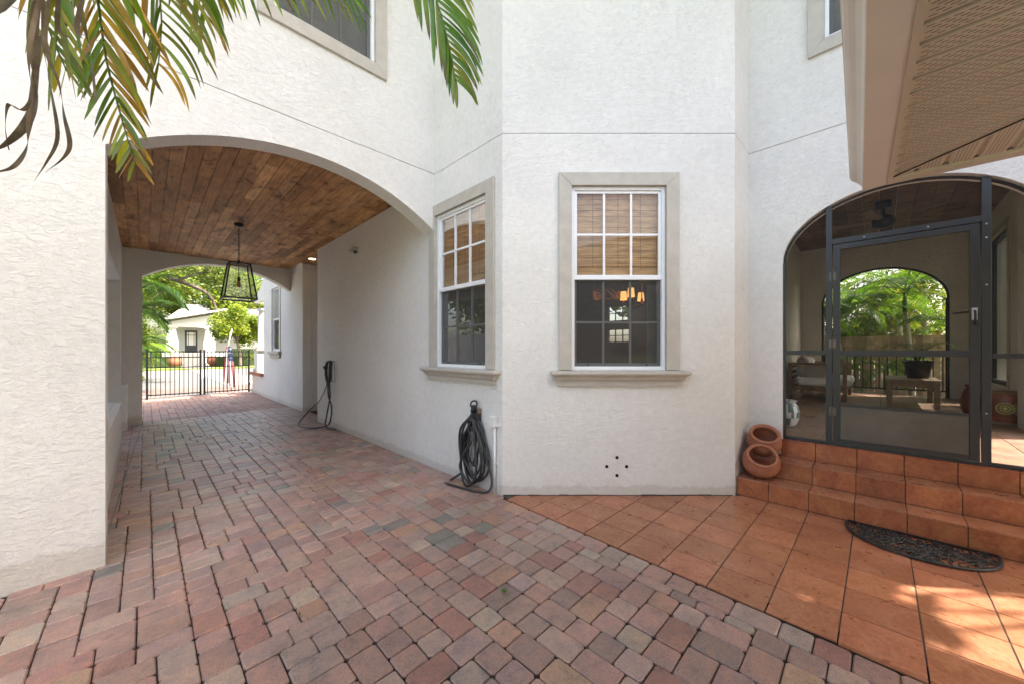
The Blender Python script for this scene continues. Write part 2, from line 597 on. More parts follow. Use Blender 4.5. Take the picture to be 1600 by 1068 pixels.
for jy in range(NY):
    ix = 0
    while ix < NX:
        if occ[jy][ix]: ix += 1; continue
        run = 0
        while ix + run < NX and not occ[jy][ix + run] and run < 9: run += 1
        opts = [(3, 2), (3, 2), (2, 2), (2, 2), (2, 2), (2, 2), (2, 3)] if R.random() > .07 else [(3, 3), (2, 3)]
        opts = [o_ for o_ in opts if o_[0] <= run and (run >= 9 or run - o_[0] != 1)]
        if not opts: opts = [(run if run < 4 else 2, 2)]
        a_, b_ = R.choice(opts)
        for q in range(b_):
            for p_ in range(a_): occ[jy + q][ix + p_] = True
        cells.append((X00 + ix * UN, X00 + (ix + a_) * UN, Y00 + jy * UN, Y00 + (jy + b_) * UN)); ix += a_
pav = []
for (x0, x1, y0, y1) in cells:
    cx, cy = (x0 + x1) / 2, (y0 + y1) / 2
    if not in_view(cx, cy, 1.2) or cx + cy < 1.5: continue
    if cy > 3.9 and cx < -.36 and cy < 11.2: continue
    if cx < -1.7: continue
    if x1 - x0 < .1 and y1 - y0 > .1: pass
    lim = (EDGE(cy) - .155) if cy < 8.29 else (3.4 if cy < 9.8 else 2.7)
    if x0 > lim - .02: continue
    if x1 > lim: x1 = lim
    if lim - x1 < .05 and x1 < lim: x1 = lim
    pav.append(paver_poly(x0, x1, y0, y1))
y = -.9                                     # edge course along the patio
while y < 8.28:
    L = R.choice([.14, .16, .22, .23])
    e0, e1 = EDGE(y), EDGE(y + L)
    p = paver_poly(e0 - .155, e0 - .004, y, y + L)
    sh = (e1 - e0) if y < 2.4 else 0
    p = [(a + sh * (b - y) / L, b) for a, b in p]
    pav.append(p); y += L
def pcolor(cx, cy):
    r_ = R.random() * 106; k = 0
    grey = math.sin(cx * 2.3 + 1.1) * math.sin(cy * 1.7 + .6)
    for c, wt in PCOL:
        if c[0] == .22: wt *= 2.2 if grey > .35 else .35
        k += wt
        if r_ < k: break
    v = R.uniform(.88, 1.10)
    return tuple(a * v * R.uniform(.97, 1.03) for a in c)
rest = MB(); dry = MB(); near = []
for p in pav:
    cx = sum(q[0] for q in p) / 8; cy = sum(q[1] for q in p) / 8
    near.append(((cx + cy) ** 3 / area(p) + (0 if in_view(cx, cy, .1) and cx + cy > 2.15 else 1e6), p, cx, cy))
near.sort(key=lambda t: t[0])
for i, (d, p, cx, cy) in enumerate(near):
    tx, ty = R.uniform(-.012, .012), R.uniform(-.012, .012); dz = R.uniform(-.0025, .002)
    zt = lambda a, b, tx=tx, ty=ty, cx=cx, cy=cy, dz=dz: GZ(a) + dz + (a - cx) * tx + (b - cy) * ty
    col = pcolor(cx, cy)
    if i < 298:
        m = MB(); m.col = col; m.prism(p, -.035, 0, .006, zt); m.build('paver', PAVER, drive)
    else:
        m = dry if cy > 10.95 else rest
        m.col = col; m.prism(p, -.035, 0, .006, zt)
struct(rest.build('paver_field', PAVER, drive), 'stuff')
struct(dry.build('paver_field', PAVER_DRY, drive), 'stuff')

m = MB(); m.hexa([(-.235, 4.2, GZ(-.2)), (-.225, 4.2, GZ(-.2)), (-.045, 10.8, GZ(-.05)), (-.055, 10.8, GZ(-.05)), (-.235, 4.2, GZ(-.2) + .004), (-.225, 4.2, GZ(-.2) + .004), (-.045, 10.8, GZ(-.05) + .004), (-.055, 10.8, GZ(-.05) + .004)])
struct(m.build('edging_strip', CONCRETE))
# patio tiles
TX = [2.14, 2.443, 2.745, 3.047, 3.349, 3.651, 3.953, 4.255]
TY = [.147 + .304 * k for k in range(-7, 9)]
def tint(v=.10):
    a = R.uniform(1 - v, 1 + v * .6); return (a, a * R.uniform(.97, 1.03), a * R.uniform(.95, 1.05))
for i in range(len(TX) - 1):
    for j in range(len(TY) - 1):
        g_ = .0036
        p = [(TX[i] + g_, TY[j] + g_), (TX[i + 1] - g_, TY[j] + g_), (TX[i + 1] - g_, TY[j + 1] - g_), (TX[i] + g_, TY[j + 1] - g_)]
        p = clip(p, 1, 1, 5.222)
        if len(p) < 3: continue
        p = clip(p, -1, .030, -(2.42 + .16 * .03) - .006)
        p = clip(p, 0, 1, 2.66)
        if len(p) < 3 or area(p) < .0008: continue
        m = MB(); m.col = tint(.17); m.prism(p, -.01, 0, .0015)
        m.build('tile', TILE, patio)

# steps
g = MB(); g.box(4.265, 4.80, -2.2, 1.02, -.05, .165); g.box(4.515, 4.80, -2.2, 1.02, .165, .34)
g.box(4.77, 4.80, -2.2, 1.02, .34, .512)
steps = struct(g.build('steps', GROUT))
SY = [y for y in TY if -1.9 < y < 1.02] + [1.022]
for (xf, xb, zb, zt_) in ((4.255, 4.508, 0, .175), (4.508, 4.752, .175, .35), (4.748, 4.80, .35, .525)):
    off = 0
    for a, b_ in zip(SY[:-1], SY[1:]):
        if xf > 4.7 and b_ > .735: b_ = .735
        if b_ - a < .02: continue
        m = MB(); m.col = tint(.17); m.box(xf, xf + .012, a + .0025, b_ - .0025, zb + .002, zt_ - .011)
        m.build('riser_tile', RISER, steps, bevel=.002)
        m = MB(); m.col = tint(.06); m.box(xf - .004, xb - .002, a + .0025, b_ - .0025, zt_ - .0105, zt_)
        m.build('tread_tile', TILE if xf < 4.7 else RISER, steps, bevel=.0035)

# porch floor
g = MB(); g.box(4.80, 11.4, -1.6, 1.5, .3, .519); pf = struct(g.build('porch_floor', GROUT))
yy = [-1.38 + .4533 * k for k in range(7)]
for i in range(14):
    for j in range(6):
        m = MB(); m.col = tint(.12); x0 = 4.81 + i * .456
        m.box(x0, x0 + .450, yy[j] + .003, yy[j + 1] - .003, .515, .525); m.build('floor_tile', PORCHTILE, pf)

# ------------------------------------------------------------------ house
house = thing('house', 'two storey white stucco house with an arched drive-through and a screened porch', 'house', (2.545, 2.682, 0))
F1 = Frame((0, 3.9, 0), (1, 0, 0), (0, -1, 0))
W1 = Frame((2.545, 0, 0), (0, 1, 0), (-1, 0, 0))
F0 = Frame((2.545, 2.682, 0), (1, -1, 0), (-1, -1, 0))
FB = Frame((0, 1.027, 0), (1, 0, 0), (0, -1, 0))
F2 = Frame((4.756, 0, 0), (0, 1, 0), (-1, 0, 0))
ZJ = 3.638; TOP = 7.3; L0 = 2.340
def rect(a, b, c, d): return [(a, c), (b, c), (b, d), (a, d)]
def wall(F, loops, n0=0, n1=-.22, mat=STUCCO, name='wall'):
    m = MB(); m.slab(loops, F, n0, n1)
    return m.build(name, mat, house, fixn=True)
def joint(F, a, b):
    m = MB(); m.fbox(F, a, b, -.10, -.010, ZJ - .03, ZJ + .03); m.build('joint_strip', plain_joint, house)
plain_joint = plain('joint_sealant', (.16, .15, .14), .9)
J = .0035
# front of the drive-through
arch1 = arc(-.2, 2.545, 2.92, .445)
wall(F1, [[(-4.5, -.3), (-.2, -.3)] + arch1 + [(2.545, ZJ - J), (-4.5, ZJ - J)]])
wall(F1, [rect(-4.5, 2.545, ZJ + J, TOP), rect(.825, 1.785, 4.57, 6.44)])
joint(F1, -4.5, 2.545)
# side wall of the bay, runs on into the drive-through
wall(W1, [rect(2.682, 8.29, -.3, ZJ - J), rect(2.91, 3.87, 1.26, 3.105)], 0, -.2)
wall(W1, [rect(2.682, 3.9, ZJ + J, TOP)], 0, -.2)
joint(W1, 2.70, 3.9)
wall(F0, [rect(0, L0, 0.002, ZJ - J), rect(L0 / 2 - .48, L0 / 2 + .48, 1.26, 3.105)], 0, -.2)
wall(F0, [rect(0, L0, ZJ + J, TOP)], 0, -.2)
joint(F0, .02, L0 - .02)
wall(FB, [rect(4.2, 4.756, -.1, ZJ - J)], 0, -.2); wall(FB, [rect(4.2, 4.756, ZJ + J, TOP)], 0, -.2); joint(FB, 4.21, 4.756)
arch2 = ell(-.94, .72, 2.37, .61)
wall(F2, [[(-1.95, .36), (-.94, .36), (-.94, .5)] + arch2 + [(.72, .36), (1.027, .36), (1.027, ZJ - J), (-1.95, ZJ - J)]], 0, -.2)
wall(F2, [rect(-1.95, 1.027, ZJ + J, TOP), rect(-.572, .388, 4.52, 6.39)], 0, -.2)
joint(F2, -1.95, 1.027)
# drive-through: far arch, left side, alcove, ceiling
FA = Frame((0, 10.8, 0), (1, 0, 0), (0, -1, 0))
wall(FA, [[(-.6, -.3), (-.04, -.3)] + arc(-.04, 2.66, 3.0, .44) + [(2.68, 3.56), (-.6, 3.56)]], 0, -.25)
wall(Frame((0, 11.05, 0), (1, 0, 0), (0, 1, 0)), [rect(-.6, 2.68, 3.56, TOP)], 0, -.2)
LW = Frame((-.33, 0, 0), (0, 1, 0), (1, 0, 0))
wall(LW, [[(4.12, -.3), (8.26, -.3), (8.26, .67), (6.2, .67), (6.2, 2.76), (10.2, 2.76), (10.2, -.3), (10.8, -.3), (10.8, 3.56), (4.12, 3.56)]], 0, -.25)
wall(LW, [rect(4.12, 8.28, -.3, .655)], .075, .0, name='wall_base'); wall(LW, [rect(10.17, 10.798, -.3, .78)], .085, .0, name='wall_base')
wall(Frame((2.68, 0, 0), (0, 1, 0), (-1, 0, 0)), [[(9.8, -.3), (15.65, -.3), (15.65, .74), (13.9, .74), (13.9, 3.08), (15.25, 3.08), (15.25, 3.12), (13.9, 3.75), (9.8, 5.6)], rect(11.9, 12.76, 1.46, 3.27)], 0, -.2)
wall(Frame((0, 9.8, 0), (1, 0, 0), (0, -1, 0)), [rect(2.885, 3.9, -.2, 3.56)], -.004, -.2)
wall(Frame((3.7, 0, 0), (0, 1, 0), (-1, 0, 0)), [rect(8.1, 9.8, -.2, 3.56)], 0, -.2)
wall(Frame((0, 8.29, 0), (1, 0, 0), (0, 1, 0)), [rect(2.75, 3.9, -.2, 3.56)], 0, -.18)
g = MB(); g.box(-.6, 3.9, 4.1, 10.85, 3.57, 3.62); ceil = g.build('ceiling', WOOD, house)
WC = [(.50, .28, .125), (.56, .33, .155), (.44, .24, .105), (.62, .38, .19), (.53, .30, .13), (.36, .20, .095), (.52, .32, .165)]
npl = 0
def plank_run(x0, x1, ya, yb, z0, z1, par, cols, lens=(.55, 1.7), name='plank'):
    global npl
    y = ya - R.random() * .8
    while y < yb:
        L = R.uniform(*lens); a, b_ = max(y, ya), min(y + L, yb); y += L
        if b_ - a < .05: continue
        m = MB(); c = R.choice(cols); v = R.uniform(.8, 1.2); m.col = tuple(k * v for k in c)
        dz = R.uniform(0, .0015)
        m.box(x0 + .002, x1 - .002, a + .0007, b_ - .0007, z0 + dz, z1)
        m.build(name, WOOD, par, bevel=.0025); npl += 1
x = -.33
while x < 3.72:
    x1 = min(x + .129, 3.72)
    if x < 2.56 + .0: plank_run(x, x1, 4.12, 10.8, 3.55, 3.569, ceil, WC, (.9, 2.3))
    else: plank_run(x, x1, 8.2, 9.8, 3.55, 3.569, ceil, WC, (.9, 2.3))
    x = x1
# downlight in the alcove ceiling
dl = thing('downlight', 'small lit round downlight in the wood ceiling by the alcove', 'light', (2.70, 9.15, 3.55))
m = MB(); m.lathe([(.075, -.012), (.08, -.004), (.08, 0)], 24, (2.70, 9.15, 3.55), cap0=False); m.build('rim', WHITEPL, dl, True)
m = MB(); m.lathe([(.001, -.007), (.072, -.007)], 24, (2.70, 9.15, 3.55), cap0=False, cap1=False); m.build('lens', CAN_GLOW, dl)

# main roof over the second floor (overhanging)
def roof():
    m = MB()
    pts = [(-5, 3.3), (2.2, 3.3), (2.1, 2.5), (4.0, .6), (4.3, -2.4), (13, -2.4), (13, 9), (3.5, 11.6), (-5, 11.6)]
    zr = lambda q: TOP
    ins = [(-2, 6.5), (3.2, 6.5), (4.6, 5.2), (6, 4), (7, 1.5), (10, 1.5), (10, 6), (5, 8.2), (-2, 8.2)]
    n = len(pts)
    vs = [(a, b_, TOP) for a, b_ in pts] + [(a, b_, TOP + .14) for a, b_ in pts] + [(a, b_, TOP + 2.0) for a, b_ in ins]
    fs = []
    for k in range(2):
        for i in range(n):
            j = (i + 1) % n; fs.append((k * n + i, k * n + j, (k + 1) * n + j, (k + 1) * n + i))
    tb = tessellate_polygon([[Vector((a, b_, 0)) for a, b_ in pts]])
    fs += [tuple(t) for t in tb]
    tb = tessellate_polygon([[Vector((a, b_, 0)) for a, b_ in ins]])
    fs += [tuple(i + 2 * n for i in t) for t in tb]
    m.add(vs, fs); m.build('roof', ROOFTILE, house, fixn=True)
roof()
wall(Frame((0, -1.95, 0), (1, 0, 0), (0, -1, 0)), [rect(4.956, 12.0, 3.65, TOP)], 0, -.2)
wall(Frame((11.9, 0, 0), (0, 1, 0), (1, 0, 0)), [rect(-1.75, 8.0, 3.9, TOP)], 0, -.2)
wall(Frame((-4.5, 0, 0), (0, 1, 0), (-1, 0, 0)), [rect(3.9, 11, -.2, TOP)], 0, -.2)

# porch shell
FK = Frame((11.2, 0, 0), (0, 1, 0), (-1, 0, 0))
wall(FK, [[(-2, .3), (-.967, .3)] + ell(-.967, .934, 2.50, .72) + [(.934, .3), (2, .3), (2, 3.9), (-2, 3.9)]], 0, -.2, STUCCO_IN)
wall(Frame((0, 1.33, 0), (1, 0, 0), (0, -1, 0)), [rect(4.956, 11.2, .3, 3.9)], 0, -.15, STUCCO_IN)
PR = Frame((0, -1.38, 0), (1, 0, 0), (0, 1, 0))
wall(PR, [rect(7.5, 11.2, .3, 3.9), rect(9.2, 10.6, .9, 3.36)], 0, -.2, STUCCO_IN)
wall(PR, [[(4.956, .3), (5.25, .3), (5.25, 2.6), (6.9, 2.6), (6.9, .3), (7.5, .3), (7.5, 3.9), (4.956, 3.9)]], .19, -.2, STUCCO)
g = MB(); g.box(4.95, 11.4, -1.6, 1.5, 3.865, 3.9); pceil = g.build('ceiling', WOOD, house)
x = -1.4
while x < 1.33:      # boards across the porch
    y0 = x; x += .2
    a = 4.956 - R.random()
    while a < 11.2:
        L = R.uniform(1.6, 3.2); p0, p1 = max(a, 4.956), min(a + L, 11.2); a += L
        if p1 - p0 < .05: continue
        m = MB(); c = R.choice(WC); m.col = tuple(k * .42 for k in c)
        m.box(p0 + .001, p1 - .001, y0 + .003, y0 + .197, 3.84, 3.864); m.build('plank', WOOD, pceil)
# porch side window
m = MB(); F = PR
for a in ((9.2, 9.26, .9, 3.36), (10.54, 10.6, .9, 3.36), (9.26, 10.54, .9, .97), (9.26, 10.54, 3.30, 3.36)):
    m.fbox(F, a[0], a[1], -.08, -.02, a[2], a[3])
pw = m.build('window', BRONZE, house)
m = MB(); m.fbox(F, 9.26, 10.54, -.055, -.05, .97, 3.30); m.build('pane', GLASS, pw)
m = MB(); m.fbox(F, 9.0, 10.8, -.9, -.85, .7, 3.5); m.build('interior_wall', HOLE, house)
for (a0, a1, z0, z1) in ((9.1, 9.2, .8, 3.46), (10.6, 10.7, .8, 3.46), (9.2, 10.6, 3.36, 3.46), (9.2, 10.6, .8, .9)):
    m = MB(); m.fbox(F, a0, a1, .0, .02, z0, z1); m.build('trim', TRIM, pw)

# ------------------------------------------------------------------ windows
def window(F, sc, z0=1.262, sill=True, blind='bamboo', label=None):
    """double-hung window, three by two panes in each sash; sc = centre along the wall, z0 = bottom of the opening"""
    H = 1.843; a, b_ = sc - .475, sc + .475; zt = z0 + H; zm = z0 + .925
    def bx(n_, s0, s1, n0, n1, y0, y1, mat, par, bev=.002):
        m = MB(); m.fbox(F, s0, s1, n0, n1, y0, y1); return m.build(n_, mat, par, bevel=bev)
    m = MB(); fw = .034
    for q in ((a, a + fw, z0, zt), (b_ - fw, b_, z0, zt), (a + fw, b_ - fw, zt - fw, zt), (a + fw, b_ - fw, z0, z0 + fw)):
        m.fbox(F, q[0], q[1], -.085, -.012, q[2], q[3])
    W = m.build('window', VINYL, house, bevel=.002)
    if label: W['label'] = label
    ow = .128
    zl = z0 if sill else z0 - ow
    def mitre(q):
        m = MB(); m.hexa([F.p(s_, -.01, z_) for s_, z_ in q] + [F.p(s_, .029, z_) for s_, z_ in q]); m.build('trim', TRIM, W, bevel=.0025, fixn=True)
    e_ = .0008
    mitre([(a - ow, zl), (a, z0), (a, zt - e_), (a - ow, zt + ow - e_)])
    mitre([(b_, z0), (b_ + ow, zl), (b_ + ow, zt + ow - e_), (b_, zt - e_)])
    mitre([(a + e_, zt), (b_ - e_, zt), (b_ + ow - e_, zt + ow), (a - ow + e_, zt + ow)])
    if not sill: mitre([(a - ow + e_, zl), (b_ + ow - e_, zl), (b_ - e_, z0), (a + e_, z0)])
    if sill:
        m = MB(); zs = z0 - .008
        prof = [(0, .10, .676), (-.006, .108, .684), (-.022, .112, .688), (-.036, .108, .684), (-.042, .098, .675), (-.05, .082, .66), (-.07, .068, .646), (-.088, .060, .638), (-.1, .046, .626), (-.104, .046, .626), (-.106, .038, .618), (-.148, .036, .616)]
        ring = []
        for dz, p, hw in prof:
            ring += [F.p(sc - hw, -.01, zs + dz), F.p(sc - hw, p, zs + dz), F.p(sc + hw, p, zs + dz), F.p(sc + hw, -.01, zs + dz)]
        fs = [(0, 1, 2, 3)]
        for i in range(len(prof) - 1):
            for k in range(4): fs.append((i * 4 + k, i * 4 + (k + 1) % 4, i * 4 + 4 + (k + 1) % 4, i * 4 + 4 + k))
        fs.append(tuple(4 * (len(prof) - 1) + k for k in (3, 2, 1, 0)))
        m.add(ring, fs); m.build('sill', TRIM, W, fixn=True)
    for (y0, y1, n1, mt, mw) in ((zm, zt - fw, -.03, VINYL, .022), (z0 + fw, zm, -.058, GREYSASH, .020)):
        s0, s1 = a + fw, b_ - fw; n0 = n1 - .026; e = .028
        m = MB()
        for q in ((s0, s0 + e, y0, y1), (s1 - e, s1, y0, y1), (s0 + e, s1 - e, y1 - e, y1), (s0 + e, s1 - e, y0, y0 + e * 1.1)):
            m.fbox(F, q[0], q[1], n0, n1, q[2], q[3])
        SA = m.build('sash', mt, W, bevel=.002)
        gw = (s1 - s0 - 2 * e)
        for k in (1, 2):
            c = s0 + e + gw * k / 3
            m = MB(); m.fbox(F, c - mw / 2, c + mw / 2, n0 + .004, n1 - .004, y0 + e, y1 - e); m.build('muntin', mt, W)
        c = (y0 + y1) / 2
        m = MB(); m.fbox(F, s0 + e, s1 - e, n0 + .006, n1 - .006, c - mw / 2, c + mw / 2); m.build('muntin', mt, W)
        for i in range(3):
            for j in range(2):
                p0 = s0 + e + gw * i / 3; p1 = s0 + e + gw * (i + 1) / 3
                q0 = y0 + e + (y1 - y0 - 2 * e) * j / 2; q1 = y0 + e + (y1 - y0 - 2 * e) * (j + 1) / 2
                m = MB(); nn = n0 + .010; m.add([F.p(p0, nn, q0), F.p(p1, nn, q0), F.p(p1, nn, q1), F.p(p0, nn, q1)], [(0, 1, 2, 3)])
                m.build('pane', GLASS, W)
    # meeting rail, latches and insect screen of the lower sash
    bx('meeting_rail', a + fw, b_ - fw, -.056, -.024, zm - .018, zm + .026, VINYL, W)
    for s in (-.30, .30):
        m = MB(); m.lathe([(.009, -.052), (.009, -.046)], 10, F.p(sc + s, 0, z0 + fw + .016) , F.N); m.build('latch', BLACK, W)
    m = MB(); m.add([F.p(a + fw, -.050, z0 + fw), F.p(b_ - fw, -.050, z0 + fw), F.p(b_ - fw, -.050, zm), F.p(a + fw, -.050, zm)], [(0, 1, 2, 3)])
    m.build('insect_screen', WSCREEN, W)
    if blind == 'bamboo':
        m = MB(); n = 56; zb = zm - .015; zz = zt - .03
        for i in range(n):
            h0 = zb + (zz - zb) * i / n; h1 = zb + (zz - zb) * (i + .9) / n
            wv = .004 * math.sin(i * 1.7)
            if i < 9: wv -= .014
            m.fbox(F, a + .045, b_ - .045, -.100 + wv, -.094 + wv, h0, h1)
        B = m.build('blind', BAMBOO, W)
        for s in (-.24, 0.02, .25):
            m = MB(); m.fbox(F, sc + s - .002, sc + s + .002, -.092, -.089, zb, zz); m.build('cord', TEAK, B)
        bx('valance', a + .04, b_ - .04, -.112, -.088, zb + .005, zb + .13, BAMBOO, B)
    else:
        m = MB(); n = 44
        for i in range(n):
            h = z0 + .03 + (H - .06) * i / n
            m.hexa([F.p(a + .04, -.125, h), F.p(b_ - .04, -.125, h), F.p(b_ - .04, -.095, h + .026), F.p(a + .04, -.095, h + .026),
                    F.p(a + .04, -.125, h + .003), F.p(b_ - .04, -.125, h + .003), F.p(b_ - .04, -.095, h + .029), F.p(a + .04, -.095, h + .029)])
        B = m.build('blind', SLATGREY, W)
    return W
window(F0, L0 / 2)
window(W1, 3.39)
window(F1, 1.305, 4.583, False, 'slat')
window(F2, -.092, 4.525, False, 'slat')

# room behind the ground-floor bay windows
m = MB()
m.add([(2.75, 2.8, .5), (4.3, 1.25, .5), (4.9, 1.25, .5), (4.9, 1.5, .5), (7.6, 1.5, .5), (7.6, 8.05, .5), (2.75, 8.05, .5)], [(0, 1, 2, 3, 4, 5, 6)])
m.add([(2.75, 2.8, 3.3), (4.3, 1.25, 3.3), (4.9, 1.25, 3.3), (4.9, 1.5, 3.3), (7.6, 1.5, 3.3), (7.6, 8.05, 3.3), (2.75, 8.05, 3.3)], [(0, 1, 2, 3, 4, 5, 6)])
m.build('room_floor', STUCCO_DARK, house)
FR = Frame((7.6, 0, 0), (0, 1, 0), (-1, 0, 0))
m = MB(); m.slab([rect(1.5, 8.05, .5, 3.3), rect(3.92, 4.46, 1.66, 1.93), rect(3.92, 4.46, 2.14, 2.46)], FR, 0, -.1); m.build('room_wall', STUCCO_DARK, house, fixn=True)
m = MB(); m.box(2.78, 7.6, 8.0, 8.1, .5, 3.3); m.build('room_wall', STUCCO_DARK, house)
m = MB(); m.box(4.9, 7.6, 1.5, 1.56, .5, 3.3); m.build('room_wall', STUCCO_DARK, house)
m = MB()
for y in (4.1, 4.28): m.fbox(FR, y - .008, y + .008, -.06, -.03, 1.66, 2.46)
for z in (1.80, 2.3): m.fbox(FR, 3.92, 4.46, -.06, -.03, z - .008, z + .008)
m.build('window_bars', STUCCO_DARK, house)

# ------------------------------------------------------------------ chandelier inside
cx, cy = 5.74, 2.74
ch = thing('chandelier', 'brass chandelier with lit amber shades seen through the front window', 'chandelier', (cx, cy, 3.3))
m = MB(); m.tube([(cx, cy, 3.3), (cx, cy, 2.2)], .008, 6); m.lathe([(.02, 2.18), (.03, 2.2), (.015, 2.3)], 10, (cx, cy, 0)); m.build('stem', BRASSY, ch, True)
for k in range(5):
    a = 2 * math.pi * k / 5 + .5
    dx, dy = math.cos(a) * .30, math.sin(a) * .30
    m = MB(); m.tube([(cx, cy, 2.22), (cx + dx * .5, cy + dy * .5, 2.17), (cx + dx, cy + dy, 2.22), (cx + dx, cy + dy, 2.30)], .006, 6); m.build('arm', BRASSY, ch, True)
    m = MB(); m.lathe([(.058, 2.30), (.045, 2.44)], 14, (cx + dx, cy + dy, 0), cap0=False, cap1=False); m.build('lamp_shade', SHADE_GLOW, ch, True)
bp = thing('glow_weave', 'dim orange weave standing for the glow reflected left of the chandelier in the front window', 'lamp', (4.89, 2.886, 2.29))
m = MB(); rb = random.Random(4)
for k in range(26):
    a = rb.uniform(0, 6.28); pts = []
    for i in range(7):
        q = a + i * .16; h = .055 * math.sin(q * 3.1 + k)
        rr_ = .19 + .01 * math.cos(k)
        pts.append((4.89 + rr_ * math.cos(q), 2.886 + rr_ * math.sin(q), 2.29 + h))
    m.tube(pts, .006, 5)
m.build('weave', emit('orange_glow', (.45, .15, .04), .10), bp, True)  # emissive weave stands for an orange glow reflected in the glass
m = MB(); m.tube([(4.89, 2.886, 2.34), (4.89, 2.886, 3.3)], .004, 5); m.build('cord', BLACK, bp)
# curtain just inside the front window
m = MB(); n = 40; vs = []
for i in range(n + 1):
    s = L0 / 2 + .36 + .13 * i / n; nn = -.21 + .018 * math.sin(i * 1.1)
    vs += [F0.p(s, nn, 1.2), F0.p(s - .03 * i / n, nn, 2.15)]
m.add(vs, [(2 * i, 2 * i + 2, 2 * i + 3, 2 * i + 1) for i in range(n)])
tag(m.build('curtain', PILLOW, None, True, loc=F0.p(L0 / 2 + .4, -.2, 1.2)), 'pale curtain hanging at the right inside the front window', 'curtain')

# ------------------------------------------------------------------ screened porch front and door
Fs = Frame((4.80, 0, 0), (0, 1, 0), (-1, 0, 0))
def arch_z(y, c=-.11, hw=.83, z0=2.37, rise=.61):
    q = 1 - ((y - c) / hw) ** 2
    return z0 + rise * math.sqrt(max(q, 0))
sf = MB()
for (y0, y1, zt) in ((.700, .720, 2.37), (-.94, -.92, 2.37)):
    sf.fbox(Fs, y0, y1, -.03, .015, .525, zt)
fr = sf.build('screen_frame', BRONZE, house)
def pb(nm, y0, y1, z0, z1, n0=-.03, n1=.018, mat=BRONZE, par=fr, bev=.002):
    m = MB(); m.fbox(Fs, y0, y1, n0, n1, z0, z1); return m.build(nm, mat, par, bevel=bev)
pb('post', .327, .374, .525, arch_z(.35) - .01)
pb('post', -.636, -.586, .525, arch_z(-.61) - .01)
pb('rail', -.586, .327, 2.493, 2.545)
pb('rail', .374, .70, 1.411, 1.456)
pb('rail', -.92, -.636, 1.392, 1.430)
pb('rail', .374, .70, .526, .556); pb('rail', -.92, -.636, .526, .556); pb('threshold', -.586, .327, .526, .545)
m = MB(); pts = [Fs.p(a, -.005, b_ - .012) for a, b_ in ell(-.93, .71, 2.37, .60, 40)]
m.tube(pts, .014, 6); m.build('arch_rail', BRONZE, fr)
# screen cloth: one sheet behind the frame, a hole for the door
m = MB(); m.slab([[(-.93, .54)] + ell(-.93, .71, 2.37, .60) + [(.71, .54)], rect(-.60, .34, .542, 2.51)], Fs, -.008, -.009, back=False)
m.build('insect_screen', SCREEN, fr)
door = pb('screen_door', .268, .322, .552, 2.488, -.022, .012, BRONZE, house)
pb('stile', -.580, -.526, .552, 2.488, -.022, .012, par=door)
pb('top_rail', -.526, .268, 2.436, 2.488, -.022, .012, par=door)
pb('middle_rail', -.526, .268, 1.400, 1.455, -.022, .014, par=door)
pb('bottom_rail', -.526, .268, .552, .592, -.022, .012, par=door)
pb('kick_panel', -.526, .268, .592, .915, -.012, .004, KICK, door)
pb('kick_trim', -.526, .268, .915, .935, -.02, .010, BRONZE, door)
m = MB(); m.add([Fs.p(a, -.006, b_) for a, b_ in ((-.526, .935), (.268, .935), (.268, 2.436), (-.526, 2.436))], [(0, 1, 2, 3)]); m.build('insect_screen', SCREEN, door)
for z in (2.18, 1.52, .86):
    m = MB(); m.tube([Fs.p(.325, .020, z - .045), Fs.p(.325, .020, z + .045)], .007, 8); m.fbox(Fs, .298, .35, .014, .019, z - .04, z + .04); m.build('hinge', KICK, door)
m = MB(); m.fbox(Fs, -.566, -.536, .012, .022, 1.70, 1.80); m.build('handle_plate', GREYSASH, door, bevel=.003)
m = MB(); m.tube([Fs.p(-.551, .02, 1.775), Fs.p(-.551, .045, 1.77), Fs.p(-.551, .05, 1.74), Fs.p(-.551, .05, 1.68), Fs.p(-.551, .04, 1.66)], .007, 8); m.build('handle', BLACK, door, True)
m = MB(); m.tube([Fs.p(-.55, -.03, 1.77), Fs.p(-.50, -.05, 1.772), Fs.p(-.44, -.05, 1.765)], .008, 6); m.build('inner_lever', BLACK, door, True)
for (y_, z_) in ((-.30, 2.52), (.1, 2.52), (-.611, 2.36), (-.611, 1.98), (-.611, .95), (-.611, 2.47)):
    m = MB(); m.lathe([(.007, .018), (.004, .021)], 8, Fs.p(y_, 0, z_), Fs.N); m.build('screw', GREYSASH, fr)

# ------------------------------------------------------------------ eave at upper right: neighbouring roof corner
al = rad(1.6)
E1 = Vector((math.cos(al), math.sin(al), 0)); E2 = Vector((-math.sin(al), math.cos(al), 0))
EC = Vector((3.80, .0865, 2.65))
eave = thing('neighbour_eave', 'tan roof corner with cream gutter and vented soffit above the porch door', 'roof', EC)
def ep(a, b_, z): return EC + E1 * a + E2 * b_ + Vector((0, 0, z))
def ebox(m, a0, a1, b0, b1, z0, z1):
    m.hexa([ep(a0, b0, z0), ep(a1, b0, z0), ep(a1, b1, z0), ep(a0, b1, z0), ep(a0, b0, z1), ep(a1, b0, z1), ep(a1, b1, z1), ep(a0, b1, z1)])
